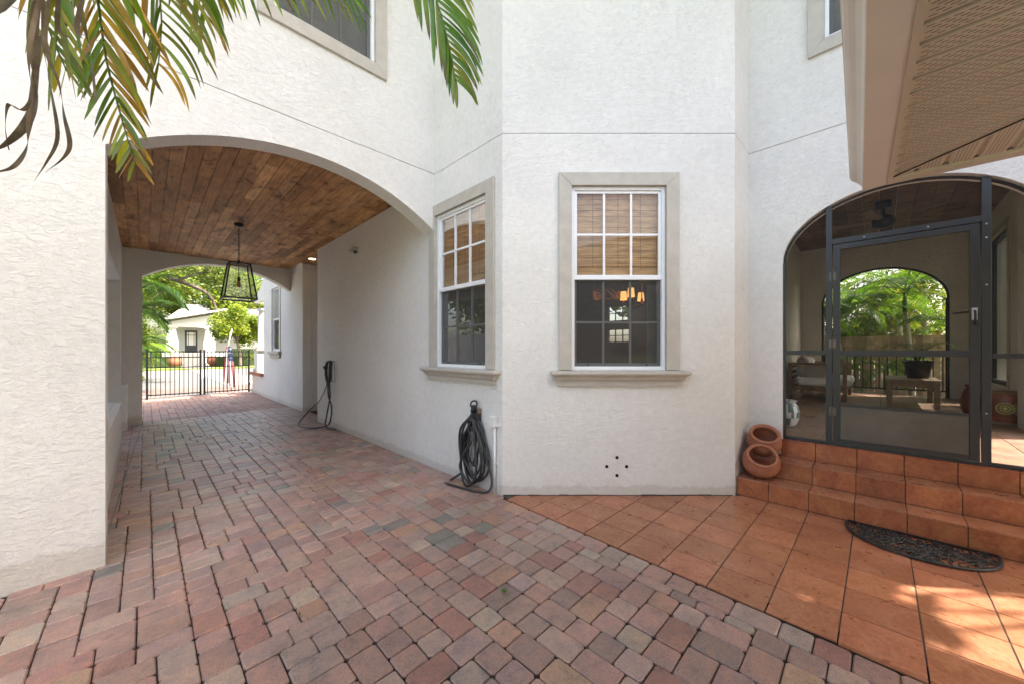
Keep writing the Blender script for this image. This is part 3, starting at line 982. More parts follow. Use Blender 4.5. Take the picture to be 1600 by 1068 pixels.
# gutter: K-style profile swept along the edge (b: outwards, z)
prof = [(-.126, .002), (0, 0), (.004, .004), (.004, .022), (.012, .040), (.030, .062), (.050, .078), (.064, .092), (.068, .105), (.072, .108), (.072, .125), (.060, .125), (.060, .112), (-.126, .125)]
m = MB(); k = len(prof)
vs = [ep(-7, b_, z) for b_, z in prof] + [ep(-.006, b_, z) for b_, z in prof]
m.add(vs, [(i, (i + 1) % k, k + (i + 1) % k, k + i) for i in range(k - 1)])
m.build('gutter', GUTTER, eave)
m = MB(); m.add([ep(-.006, b_, z) for b_, z in prof[:12]] + [ep(0, b_, z) for b_, z in prof[:12]], [tuple(range(12))[::-1], tuple(range(12, 24))] + [(i, (i + 1) % 12, 12 + (i + 1) % 12, 12 + i) for i in range(12)])
m.build('gutter_end_cap', GUTTER, eave)
m = MB(); ebox(m, -7, -.02, -.129, -.1262, -.004, .2); m.build('fascia', FASCIA, eave)
m = MB(); ebox(m, -.10, .0, -5, -.128, .0, .02); m.build('frieze', FASCIA, eave)
m = MB(); ebox(m, -.02, .0, -5, -.128, .02, .2); m.build('end_fascia', FASCIA, eave)
m = MB(); ebox(m, -.105, -.10, -5, -.15, -.003, .02); m.build('channel', FASCIA, eave)
m = MB(); ebox(m, -7, -.105, -.152, -.128, -.003, .02); m.build('channel', FASCIA, eave)
m = MB(); ebox(m, -7, -.02, -5, -.14, .16, .2); m.build('soffit_backing', SLOT, eave)
# soffit panels: along e2, each .128 wide, split by the mitre line b = a (from the inner corner)
a0 = -.105; b0 = -.152; Zs = .016
def panel(lo, hi, i):
    """panel between a=-lo and a=-hi running to the mitre; ribs and slots"""
    m = MB(); mid = (lo + hi) / 2; far = -4.2
    def strip(p, q, z, zq=None):
        # quad between a=p and a=q from gutter side b0 to mitre a-a0 = b-b0
        zq = z if zq is None else zq
        e = lambda a: max(far, b0 + (a - a0))
        m.add([ep(p, b0, z), ep(q, b0, zq), ep(q, e(q), zq), ep(p, e(p), z)], [(0, 1, 2, 3)])
    A, B = a0 - lo, a0 - hi
    s_ = (B - A)
    strip(A, A + s_ * .80, Zs); strip(A + s_ * .80, A + s_ * .82, Zs, Zs + .034)
    strip(A + s_ * .82, A + s_ * .96, Zs + .034); strip(A + s_ * .96, B, Zs + .034, Zs)
    return m.build('soffit_panel', FASCIA, eave), A, B
slots = MB()
for i in range(30):
    lo = i * .128; o, A, B = panel(lo, lo + .128, i)
    s_ = B - A
    for r_ in range(5):
        a = A + s_ * (.14 + .135 * r_)
        ef = max(-2.3, b0 + (a - a0))
        b_ = b0 - .012 - (.017 if r_ % 2 else 0)
        while b_ - .022 > ef + .01:
            slots.add([ep(a - .0020, b_, Zs - .0006), ep(a + .0020, b_, Zs - .0006), ep(a + .0020, b_ - .022, Zs - .0006), ep(a - .0020, b_ - .022, Zs - .0006)], [(0, 1, 2, 3)])
            b_ -= .034
struct(slots.build('vent_slots', SLOT, eave), 'stuff')
holes = MB()
for i in range(34):       # panels beyond the mitre run along e1
    lo = i * .128; m = MB(); Bq, Cq = b0 - lo, b0 - lo - .128
    s_ = Cq - Bq
    def st(p, q, z, zq=None):
        zq = z if zq is None else zq
        e = lambda b_: a0 + (b_ - b0)
        m.add([ep(a0, p, z), ep(a0, q, zq), ep(e(q), q, zq), ep(e(p), p, z)], [(0, 1, 2, 3)])
    st(Bq, Bq + s_ * .72, Zs + .001); st(Bq + s_ * .72, Bq + s_ * .80, Zs + .001, Zs + .014); st(Bq + s_ * .80, Bq + s_ * .92, Zs + .014); st(Bq + s_ * .92, Cq, Zs + .014, Zs + .001)
    m.build('soffit_panel', FASCIA, eave)
    for r_ in range(5):
        b_ = Bq + s_ * (.12 + .12 * r_); a = a0 - .012
        while a - .01 > a0 + (b_ - b0) + .015 and lo < 2.2:
            holes.add([ep(a, b_ - .0022, Zs), ep(a, b_ + .0022, Zs), ep(a - .0055, b_ + .0022, Zs), ep(a - .0055, b_ - .0022, Zs)], [(0, 1, 2, 3)])
            a -= .0125
struct(holes.build('vent_holes', SLOT, eave), 'stuff')
m = MB()
c0 = ep(a0, b0, Zs - .004); c1 = ep(a0 - 4.2, b0 - 4.2, Zs - .004)
m.bar(c0, c1, .011, .006); m.build('mitre_strip', SLOT, eave)
m = MB(); m.bar(ep(a0, b0 - .013, Zs - .005), ep(a0 - 4.2, b0 - 4.213, Zs - .005), .011, .004); m.build('mitre_strip', FASCIA, eave)
# roof deck and shingles of that wing, walls behind the camera
m = MB()
q = [ep(.04, .0, .19), ep(-7.2, .0, .19), ep(-7.2, -5.5, .19), ep(.04, -5.5, .19)]
t_ = [ep(-2.6, -2.7, 1.5), ep(-4.7, -2.7, 1.5)]
m.add(q + t_, [(0, 1, 5, 4), (1, 2, 5), (2, 3, 4, 5), (3, 0, 4), (3, 2, 1, 0)]); m.build('shingles', ROOFING, eave)
m = MB(); m.hexa([ep(-6.6, -5, -2.7), ep(-4.6, -5, -2.7), ep(-4.6, -.9, -2.7), ep(-6.6, -.9, -2.7), ep(-6.6, -5, -.0), ep(-4.6, -5, -.0), ep(-4.6, -.9, -.0), ep(-6.6, -.9, -.0)])
m.build('wall', STUCCO, eave)

# ------------------------------------------------------------------ drain holes in the bay wall
for k, (s, z) in enumerate(((1.051, .29), (1.154, .38), (1.251, .29), (1.154, .20))):
    o_ = F0.p(s, 0, z)
    m = MB(); m.lathe([(.017, .0), (.016, .003)], 14, o_, F0.N, cap0=False); m.build('drain_hole', HOLE, house)
# dark gap and crumbs where the bay wall meets the tiles
m = MB()
s = 0.01
while s < L0 - .03:
    l = R.uniform(.05, .16); m.fbox(F0, s, s + l, -.004, R.uniform(.003, .008), .0005, R.uniform(.004, .010)); s += l
m.build('base_crack', SAND, house)

# ------------------------------------------------------------------ wall vent hood
vx, vy, vz = 2.545, 6.29, 3.20
vh = thing('wall_vent', 'small white wedge-shaped vent hood high on the passage wall', 'vent', (vx, vy, vz))
m = MB(); a = .085
m.add([(vx, vy - a, vz + .10), (vx, vy + a, vz + .10), (vx, vy + a, vz - .09), (vx, vy - a, vz - .09), (vx - .11, vy - a, vz - .05), (vx - .11, vy + a, vz - .05)],
      [(0, 1, 5, 4), (0, 4, 3), (1, 2, 5), (0, 3, 2, 1)])
m.build('hood', WHITEPL, vh)
m = MB(); m.box(vx - .09, vx - .004, vy - a - .004, vy - a + .001, vz - .05, vz - .01); m.build('flap', GREYSASH, vh)

# ------------------------------------------------------------------ lantern
lx, ly = 1.10, 7.50
la = thing('pendant_lantern', 'black tapered glass lantern hanging on a chain from the wood ceiling', 'lantern', (lx, ly, 3.55))
m = MB(); m.lathe([(.03, 3.50), (.065, 3.515), (.068, 3.55)], 20, (lx, ly, 0)); m.build('canopy', BLACK, la, True)
z = 3.50; k = 0
while z > 2.92:
    m = MB(); pts = []
    for i in range(12):
        t = 2 * math.pi * i / 12; u = math.cos(t) * .010; v = math.sin(t) * .021
        pts.append((lx + (u if k % 2 else 0), ly + (0 if k % 2 else u), z - .02 + v))
    m.tube(pts, .0035, 6, closed=True); m.build('chain_link', BLACK, la, True); z -= .033; k += 1
zt, zb, ht, hb = 2.88, 2.30, .135, .215
m = MB()
T = [(lx - ht, ly - ht, zt), (lx + ht, ly - ht, zt), (lx + ht, ly + ht, zt), (lx - ht, ly + ht, zt)]
Bq = [(lx - hb, ly - hb, zb), (lx + hb, ly - hb, zb), (lx + hb, ly + hb, zb), (lx - hb, ly + hb, zb)]
for i in range(4):
    m.bar(T[i], T[(i + 1) % 4], .02); m.bar(Bq[i], Bq[(i + 1) % 4], .024); m.bar(T[i], Bq[i], .02)
m.bar((lx - ht, ly, zt), (lx + ht, ly, zt), .014); m.bar((lx, ly - ht, zt), (lx, ly + ht, zt), .014)
m.build('frame', BLACK, la)
for i in range(4):
    m = MB(); m.add([T[i], T[(i + 1) % 4], Bq[(i + 1) % 4], Bq[i]], [(0, 1, 2, 3)]); m.build('pane', GLASS_LAMP, la)
m = MB(); m.lathe([(.03, 2.88), (.02, 2.93), (.012, 2.95)], 12, (lx, ly, 0)); m.tube([(lx, ly, 2.88), (lx, ly, 2.66)], .006, 6); m.lathe([(.022, 2.60), (.022, 2.66), (.01, 2.67)], 12, (lx, ly, 0)); m.build('socket', BLACK, la, True)
m = MB(); m.lathe([(.004, 2.50), (.02, 2.505), (.031, 2.53), (.03, 2.555), (.017, 2.60)], 14, (lx, ly, 0)); m.build('bulb', plain('amber_bulb', (.45, .25, .08), .15), la, True)

# ------------------------------------------------------------------ charging cables
def wp(y, z, d=.03): return (2.545 - d, y, z)
def smooth_path(pts, n=8):
    pts = [Vector(p) for p in pts]; out = []
    P = [pts[0]] + pts + [pts[-1]]
    for i in range(1, len(P) - 2):
        for k in range(n):
            t = k / n; a, b_, c, d = P[i - 1], P[i], P[i + 1], P[i + 2]
            out.append(.5 * ((2 * b_) + (-a + c) * t + (2 * a - 5 * b_ + 4 * c - d) * t * t + (-a + 3 * b_ - 3 * c + d) * t ** 3))
    out.append(pts[-1]); return out
c1 = thing('charging_cable', 'thick grey charging cable coiled on a black wall hook beside the bay corner', 'cable', (2.50, 3.06, 0), 'vehicle charging cables on the wall')
m = MB(); m.box(2.47, 2.545, 3.00, 3.10, .60, .80); m.box(2.44, 2.49, 3.01, 3.09, .60, .66); m.build('hook', RUBBER, c1, bevel=.012)
m = MB()
m.tube(smooth_path([wp(3.02, .905, .05), wp(3.02, .86, .07), wp(3.10, .86, .07), wp(3.11, .905, .05), wp(3.06, .918, .04), wp(3.02, .905, .05)]), .009, 6)
m.tube([wp(3.06, .87, .06), wp(3.07, .80, .055)], [.030, .036], 10); m.build('connector', RUBBER, c1, True)
m = MB(); m.box(2.50, 2.54, 3.0, 3.03, .79, .84); m.build('label_tag', TEAK, c1)
m = MB()
for (yl, yr, zb_, d) in ((3.30, 2.86, .07, .045), (3.25, 2.90, .02, .075), (3.22, 2.84, .13, .10), (3.27, 2.93, -.01, .12), (3.18, 2.95, .20, .06), (3.24, 2.80, .05, .05), (3.15, 2.97, .24, .09)):
    j = R.uniform(-.02, .02); cz = .72 + R.uniform(-.015, .02); cyy = 3.055
    pts = []
    for i in range(22):
        t = 2 * math.pi * i / 22
        yc, hw = (yl + yr) / 2, abs(yl - yr) / 2
        zc = (cz + zb_ + .02) / 2; hh = (cz - zb_ - .02) / 2
        v = math.cos(t); top = (v + 1) / 2
        yy_ = (yc * (1 - top) + cyy * top) + hw * math.sin(t) * (1 - .55 * top ** 1.5) + .018 * math.sin(3 * t + yl * 40)
        pts.append(wp(yy_, zc + hh * v + .01 * math.sin(2 * t + yr * 30), d + .012 * math.sin(2 * t + j * 90)))
    m.tube(pts, .0125, 8, closed=True)
m.tube(smooth_path([wp(3.05, .83, .06), wp(3.13, .74, .06), wp(3.30, .60, .05), wp(3.345, .42, .04), wp(3.29, .22, .05)]), .0125, 8)
m.tube(smooth_path([wp(3.27, .10, .08), wp(3.42, -.0, .1), wp(3.49, -.05, .12), wp(3.38, -.005, .2), wp(3.2, .01, .2), wp(2.95, .005, .14), wp(2.80, .03, .08), wp(2.79, .16, .05), wp(2.90, .40, .05), wp(2.98, .62, .06)]), .0125, 8)
m.tube(smooth_path([wp(3.12, .62, .10), wp(3.0, .52, .14), wp(3.12, .36, .15), wp(3.2, .20, .14), wp(3.08, .07, .13), wp(2.98, .10, .12), wp(2.95, .25, .12)]), .0125, 8)
m.build('cable', CABLE, c1, True)
c2 = thing('charging_cable', 'black charging cable looping down from a wall holster by the alcove', 'cable', (2.50, 7.35, 0), 'vehicle charging cables on the wall')
m = MB(); m.box(2.50, 2.545, 7.28, 7.36, .86, 1.27); m.build('holster', GREYSASH, c2, bevel=.01)
m = MB()
m.tube(smooth_path([wp(7.30, 1.25, .07), wp(7.42, 1.22, .10), wp(7.46, 1.02, .10), wp(7.40, .86, .09), wp(7.33, .92, .08), wp(7.32, 1.1, .08), wp(7.30, 1.25, .07)]), .028, 8)
m.tube([wp(7.48, 1.16, .12), wp(7.45, 1.12, .1)], .04, 8); m.build('connector', RUBBER, c2, True)
m = MB()
m.tube(smooth_path([wp(7.40, .86, .09), wp(7.42, .6, .07), wp(7.30, .42, .06), wp(7.26, .22, .08), wp(7.33, .06, .12), wp(7.55, .0, .3), wp(7.85, -.01, .42), wp(8.25, .0, .36), wp(8.42, .12, .2), wp(8.30, .34, .04)]), .014, 8)
m.tube(smooth_path([wp(7.36, .88, .08), wp(7.34, .6, .07), wp(7.46, .4, .06), wp(7.50, .2, .08), wp(7.36, .03, .14), wp(7.06, .01, .06)]), .014, 8)
m.tube(smooth_path([wp(7.44, .86, .09), wp(7.6, .74, .06), wp(7.95, .5, .04), wp(8.28, .33, .03)]), .009, 6)
m.build('cable', CABLE, c2, True)
m = MB(); m.box(2.60, 2.72, 8.33, 8.45, -.01, .34)
tag(m.build('cable_reel', RUBBER, None, bevel=.02, loc=(2.66, 8.4, 0)), 'small black block standing at the alcove corner by the looping cable', 'cable box')
m = MB(); m.fbox(W1, 7.30, 7.38, 0, .008, .28, .40)
tag(m.build('outlet_cover', WHITEPL, None, loc=(2.54, 7.34, .28)), 'flat outlet cover low on the wall behind the far cable', 'outlet')

ob = thing('junction_box', 'white junction box and conduit next to the bay corner', 'electrical box', (2.53, 2.77, 0))
m = MB(); m.fbox(W1, 2.755, 2.835, 0, .055, .675, .775); m.build('box', WHITEPL, ob, bevel=.006)
m = MB(); m.fbox(W1, 2.750, 2.84, 0, .062, .768, .780); m.build('lid', WHITEPL, ob)
m = MB(); m.tube([wp(2.775, .675, .02), wp(2.775, .0, .02)], .013, 8); m.build('conduit', WHITEPL, ob, True)
m = MB(); m.fbox(W1, 2.72, 2.755, 0, .012, .745, .757); m.fbox(W1, 2.71, 2.755, 0, .012, .685, .695); m.build('strap', WHITEPL, ob)
m = MB(); m.fbox(W1, 2.745, 2.81, 0, .018, .30, .312); m.build('strap', WHITEPL, ob)

# ------------------------------------------------------------------ pots
def pot(c, axis, label, r=.165):
    t = thing('terracotta_pot', label, 'pot', (c[0], c[1], c[2] - r), 'terracotta pots on the steps')
    ax = Vector(axis).normalized()
    out = [(.06, -.125), (.10, -.12), (.145, -.075), (.165, -.01), (.158, .045), (.128, .085), (.121, .095), (.130, .105), (.134, .118), (.126, .126), (.112, .122), (.108, .10), (.115, .085), (.145, .04), (.148, -.01), (.13, -.07), (.09, -.105), (.0005, -.11)]
    m = MB(); m.lathe([(a * r / .165, b_ * r / .165) for a, b_ in out], 32, c, ax, cap1=False); m.build('body', TERRA, t, True)
    m = MB(); m.lathe([(.122 * r / .165, .098), (.133, .104), (.137, .117), (.128, .1275), (.112, .124)], 32, c, ax, cap0=False, cap1=False); m.build('rim', TERRA, t, True)
    return t
pot((4.40, .845, .336), (-.62, -.22, .66), 'lower terracotta pot tipped forward on the first step against the wall')
pot((4.585, .855, .505), (-.52, -.18, .78), 'upper terracotta pot on the second step just above the other pot', .158)

# ------------------------------------------------------------------ doormat
dm = thing('doormat', 'half-round black rubber doormat with scrollwork at the foot of the steps', 'doormat', (4.245, -.20, 0))
def matp(u, v, z): return (4.243 - v, -.20 + u, z)       # u along the step, v outwards
def mat_edge(t): # t 0..1 around the curved side
    a = math.pi * t
    return (.392 * math.cos(a), .035 + .415 * math.sin(a) ** .8)
pts = [matp(.392, .012, .012)] + [matp(*mat_edge(i / 40), .012) for i in range(41)] + [matp(-.392, .012, .012)]
def flat_tube(m, pts, w_, h_, closed=False):
    k = len(m.v); m.tube(pts, w_, 6, closed=closed)
    m.v[k:] = [(x_, y_, .002 + (z_ - .012) * h_ + .010) for (x_, y_, z_) in m.v[k:]]
m = MB(); flat_tube(m, pts, .013, .6, True); m.build('rim', RUBBER, dm, True)
rr = random.Random(3); m = MB()
def inside(u, v, e=.018):
    if v < .02 + e or abs(u) > .392 - e: return False
    q = max(0, (v - .035) / (.415 - e)); c = u / (.392 - e)
    return q ** 2.5 + c * c < 1
cnt = 0
seeds = [(rr.uniform(-.38, .38), rr.uniform(.03, .43)) for _ in range(150)]
for (u0, v0) in seeds:
    if not inside(u0, v0): continue
    a = rr.uniform(0, 6.28); kk = rr.choice([-1, 1]); L = rr.uniform(.10, .2); n = 16; u, v = u0, v0; run = []
    for i in range(n):
        if not inside(u, v, .008): break
        run.append(matp(u, v, .012)); a += kk * (.12 + .030 * i); u += math.cos(a) * L / n; v += math.sin(a) * L / n
    if len(run) > 4: flat_tube(m, run, .0058, .9); cnt += 1
for i in range(-9, 10):
    run = [matp(i * .042 + .03 * math.sin(v * 22), v, .012) for v in [.02 + .02 * k for k in range(22)] if inside(i * .042 + .03 * math.sin(v * 22), v, .004)]
    if len(run) > 3: flat_tube(m, run, .0052, .8)
m.build('scrollwork', RUBBER, dm, True)

# ------------------------------------------------------------------ porch furniture
def bx(nm, x0, x1, y0, y1, z0, z1, mat, par, bev=.004):
    m = MB(); m.box(x0, x1, y0, y1, z0, z1); return m.build(nm, mat, par, bevel=bev)
def cushion(nm, x0, x1, y0, y1, z0, z1, mat, par):
    o = bx(nm, x0, x1, y0, y1, z0, z1, mat, par, 0)
    md = o.modifiers.new('b', 'BEVEL'); md.width = min(x1 - x0, y1 - y0, z1 - z0) * .42; md.segments = 4
    for p in o.data.polygons: p.use_smooth = True
    return o
Z = .525
sofa = thing('loveseat', 'wooden loveseat with cream cushions in the corner of the porch', 'loveseat', (9.8, .85, Z))
for (x_, y_) in ((9.0, 1.24), (9.0, .44), (10.6, 1.24), (10.6, .44)):
    bx('leg', x_ - .035, x_ + .035, y_ - .03, y_ + .03, Z, Z + .70, TEAK, sofa)
for x_ in (9.0, 10.6):
    bx('arm_rail', x_ - .04, x_ + .04, .41, 1.27, Z + .67, Z + .70, TEAK, sofa); pass
    bx('side_rail', x_ - .02, x_ + .02, .47, 1.21, Z + .17, Z + .26, TEAK, sofa)
bx('front_rail', 9.035, 10.565, .42, .46, Z + .17, Z + .26, TEAK, sofa); bx('seat_base', 9.02, 10.58, .46, 1.24, Z + .22, Z + .25, TEAK, sofa)
for k in range(3): bx('back_slat', 9.035, 10.565, 1.23, 1.25, Z + .38 + .11 * k, Z + .43 + .11 * k, TEAK, sofa)
cushion('seat_cushion', 9.04, 9.80, .36, 1.16, Z + .25, Z + .42, CUSHION, sofa); cushion('seat_cushion', 9.80, 10.56, .36, 1.16, Z + .25, Z + .42, CUSHION, sofa)
for (x_, mt) in ((9.10, PILLOW), (9.52, CUSHION), (10.0, CUSHION)):
    p = cushion('back_cushion', x_, x_ + .40, 1.00, 1.16, Z + .42, Z + .80, mt, sofa)
p = cushion('scatter_cushion', 9.12, 9.26, .72, 1.06, Z + .40, Z + .70, PILLOW, sofa)

tb = thing('coffee_table', 'slatted teak coffee table on the porch with a black planter on it', 'table', (9.45, -.39, Z))
for (x_, y_) in ((8.84, -.13), (8.84, -.65), (10.06, -.13), (10.06, -.65)): bx('leg', x_ - .032, x_ + .032, y_ - .032, y_ + .032, Z, Z + .43, TEAK, tb)
for k in range(8): bx('slat', 8.79 + .165 * k, 8.79 + .165 * k + .155, -.70, -.08, Z + .435, Z + .46, TEAK, tb)
bx('apron', 8.85, 8.87, -.62, -.16, Z + .34, Z + .43, TEAK, tb); bx('apron', 10.03, 10.05, -.62, -.16, Z + .34, Z + .43, TEAK, tb)
bx('apron', 8.87, 10.03, -.67, -.65, Z + .34, Z + .43, TEAK, tb); bx('apron', 8.87, 10.03, -.13, -.11, Z + .34, Z + .43, TEAK, tb)
pl = thing('planter', 'black plastic planter with a small palm on the coffee table', 'planter', (9.5, -.475, Z + .46))
m = MB(); m.lathe([(.13, 0), (.15, .14), (.18, .27), (.195, .27), (.195, .30), (.17, .30), (.165, .27), (.001, .26)], 24, (9.5, -.475, Z + .461), cap1=False); m.build('pot', RUBBER, pl, True)

def frond_mesh(m, pts, L, side, nl=22, wl=.022, droop=.35, cols=None, rw=.008, wide=None, spread=1.0):
    """one palm frond: rachis along pts, leaflets of length L either side of it"""
    P = smooth_path(pts, 6); n = len(P)
    m.col = (.9, 1.0, .6); m.tube(P, [rw * (1 - .75 * i / n) for i in range(n)], 5)
    up = Vector((0, 0, 1))
    for k in range(nl):
        t = .10 + .90 * (k + .5) / nl; i = min(n - 2, int(t * (n - 1))); p = P[i].lerp(P[i + 1], t * (n - 1) - i)
        d = (P[i + 1] - P[i]).normalized()
        sv = d.cross(up); sv = sv.normalized() if sv.length > .05 else Vector(side)
        l = L * (math.sin(math.pi * min(1, .18 + .80 * t)) ** .7) * R.uniform(.9, 1.08)
        for sg in (-1, 1):
            dirv = (d * (.55 + .5 * t) + sv * sg * spread + Vector((0, 0, R.uniform(-.05, .15)))).normalized()
            m.col = R.choice(cols) if cols else (R.uniform(.7, 1.3),) * 3
            leaflet(m, p, dirv, d, l, wl * R.uniform(.85, 1.1), droop * R.uniform(.7, 1.3))
def leaflet(m, p, dirv, d, l, w_, droop, seg=4, face=None):
    q = p.copy(); pr = []; dv = dirv.copy()
    wv = dv.cross(Vector((0, 0, 1)))
    wv = d - dv * d.dot(dv) if wv.length < .1 else wv
    if face is not None: wv = face
    for i in range(seg + 1):
        t = i / seg; ww = w_ * (math.sin(math.pi * min(1, .12 + t * .86)) ** .6) if t < 1 else .0006
        wv = (wv - dv * wv.dot(dv)).normalized()
        nrm = dv.cross(wv)
        pr.append((q - wv * ww / 2, q + nrm * ww * .16, q + wv * ww / 2))
        dv = (dv + Vector((0, 0, -1)) * droop * (.35 + t) / seg * 2.2).normalized()
        q = q + dv * l / seg
    vs = [a for r_ in pr for a in r_]; fs = []
    for i in range(seg):
        a = i * 3; fs += [(a, a + 1, a + 4, a + 3), (a + 1, a + 2, a + 5, a + 4)]
    m.add(vs, fs)

for k in range(6):
    a = k * 1.05 + .3; b_ = Vector((9.5, -.475, Z + .72)); e = Vector((math.cos(a), math.sin(a), 0))
    m = MB(); frond_mesh(m, [b_, b_ + e * .10 + Vector((0, 0, .22)), b_ + e * .28 + Vector((0, 0, .34)), b_ + e * .46 + Vector((0, 0, .26))], .2, (1, 0, 0), 14, .014)
    m.build('frond', PALMLEAF, pl)

jr = thing('garden_jar', 'white ceramic jar with blue-grey leaf pattern just inside the left screen', 'jar', (5.60, .82, Z))
prof = [(.08, 0), (.11, .03), (.14, .12), (.143, .19), (.125, .26), (.10, .30), (.108, .32), (.125, .325), (.118, .315), (.09, .29), (.001, .10)]
m = MB(); m.lathe(prof, 28, (5.60, .82, Z), cap1=False)
rr = random.Random(5)
m.c = [((.72, .74, .70) if rr.random() < .55 else (.14, .20, .19)) if i < 28 * 6 else (.6, .62, .6) for i in range(len(m.c))]
m.build('body', PAINTED, jr, True)
bx_m = MB(); bx_m.box(6.62, 7.5, .62, 1.15, Z + .001, Z + .02)
tag(bx_m.build('coir_mat', COIR, None, bevel=.006, loc=(7.0, .9, Z)), 'brown coir mat on the porch floor near the loveseat', 'mat')
st = thing('garden_stool', 'red glazed drum stool with a yellow-green medallion by the porch pier', 'stool', (7.75, -1.15, Z))
m = MB(); prof = [(.13, 0), (.15, .03), (.165, .10), (.172, .21), (.165, .32), (.15, .39), (.13, .42), (.001, .425)]
m.lathe(prof, 32, (7.75, -1.15, Z), cap1=False)
band = [(.4, .4, .34), (.26, .085, .05), (.20, .065, .04), (.20, .065, .04), (.26, .085, .05), (.30, .2, .09), (.26, .09, .05)]
m.c = [band[min(i // 32, 6)] for i in range(len(m.c))]; m.build('body', PAINTED, st, True)
for (r0, r1, cc) in ((.03, .045, (.36, .40, .09)), (.06, .075, (.36, .40, .09)), (.0, .018, (.6, .6, .2))):
    for (ox, oz) in ((0, .21), (-.11, .21)):
        m = MB(); m.col = cc
        a0_ = math.radians(205) + ox * 6
        c_ = Vector((7.75, -1.15, Z + oz)) + Vector((math.cos(a0_), math.sin(a0_), 0)) * .170
        m.lathe([(max(r0, .001), .0), (max(r0, .001), .006), (r1, .006), (r1, .0)], 20, c_, (math.cos(a0_), math.sin(a0_), 0), cap0=False, cap1=False)
        m.build('medallion', PAINTED, st)
vj = thing('tall_vase', 'dark red vase standing by the porch back wall near the door stile', 'vase', (8.5, -.95, Z))
m = MB(); m.col = (.16, .035, .025); m.lathe([(.07, 0), (.10, .08), (.11, .20), (.08, .34), (.05, .40), (.065, .44), (.06, .44), (.001, .38)], 22, (8.5, -.95, Z), cap1=False); m.build('body', PAINTED, vj, True)

fan = thing('ceiling_fan', 'dark ceiling fan under the porch ceiling', 'fan', (8.4, -.05, 3.84))
m = MB(); m.lathe([(.09, 3.74), (.10, 3.84)], 20, (8.4, -.05, 0)); m.tube([(8.4, -.05, 3.76), (8.4, -.05, 3.6)], .02, 8); m.build('downrod', BLACK, fan, True)
m = MB(); m.lathe([(.06, 3.42), (.13, 3.45), (.14, 3.55), (.09, 3.61)], 24, (8.4, -.05, 0)); m.build('motor', BLACK, fan, True)
for k in range(5):
    a = k * 2 * math.pi / 5 + .35; e = Vector((math.cos(a), math.sin(a), 0)); s_ = Vector((-e.y, e.x, .18))
    c_ = Vector((8.4, -.05, 3.54)); m = MB()
    q = [c_ + e * .12 - s_ * .045, c_ + e * .72 - s_ * .075, c_ + e * .72 + s_ * .075, c_ + e * .12 + s_ * .045]
    m.hexa([v for v in q] + [v + Vector((0, 0, .008)) for v in q]); m.build('blade', TEAK, fan)

m = MB(); m.tube([FK.p(a_, .004, b_) for a_, b_ in [(-.965, .525)] + ell(-.965, .932, 2.50, .715) + [(.932, .525)]], .020, 6); m.build('arch_trim', BLACK, house)
# railing in the back arch
rl = thing('porch_railing', 'black metal picket railing across the back arch of the porch', 'railing', (11.27, 0, Z))
bx('top_rail', 11.25, 11.29, -.96, .93, 1.40, 1.44, BLACK, rl); bx('bottom_rail', 11.255, 11.285, -.96, .93, .635, .665, BLACK, rl)
for k in range(15): bx('picket', 11.262, 11.278, -.95 + .1285 * k + .04, -.95 + .1285 * k + .058, .665, 1.40, BLACK, rl, 0)
for y_ in (-.95, .92): bx('post', 11.25, 11.29, y_ - .015, y_ + .015, .52, 2.5, BLACK, rl)

# back garden: fence + palms
g = MB(); g.box(11.42, 30, -8, 8, -.3, .25); struct(g.build('garden_bed', plain('mulch', (.09, .06, .04), .95, var=.4, scale=12)))
fn = thing('wooden_fence', 'weathered board fence behind the palms beyond the porch', 'fence', (13.6, 0, .25))
y = -3.2
while y < 4.0:
    m = MB(); v = R.uniform(.75, 1.2); m.col = (v, v * R.uniform(.95, 1.02), v * .95)
    m.box(13.6, 13.625, y, y + .138, .3, 1.84 + R.uniform(-.01, .01)); m.build('board', FENCEWOOD, fn); y += .143
for z in (.6, 1.55): bx('rail', 13.626, 13.67, -3.2, 4.0, z, z + .08, FENCEWOOD, fn)

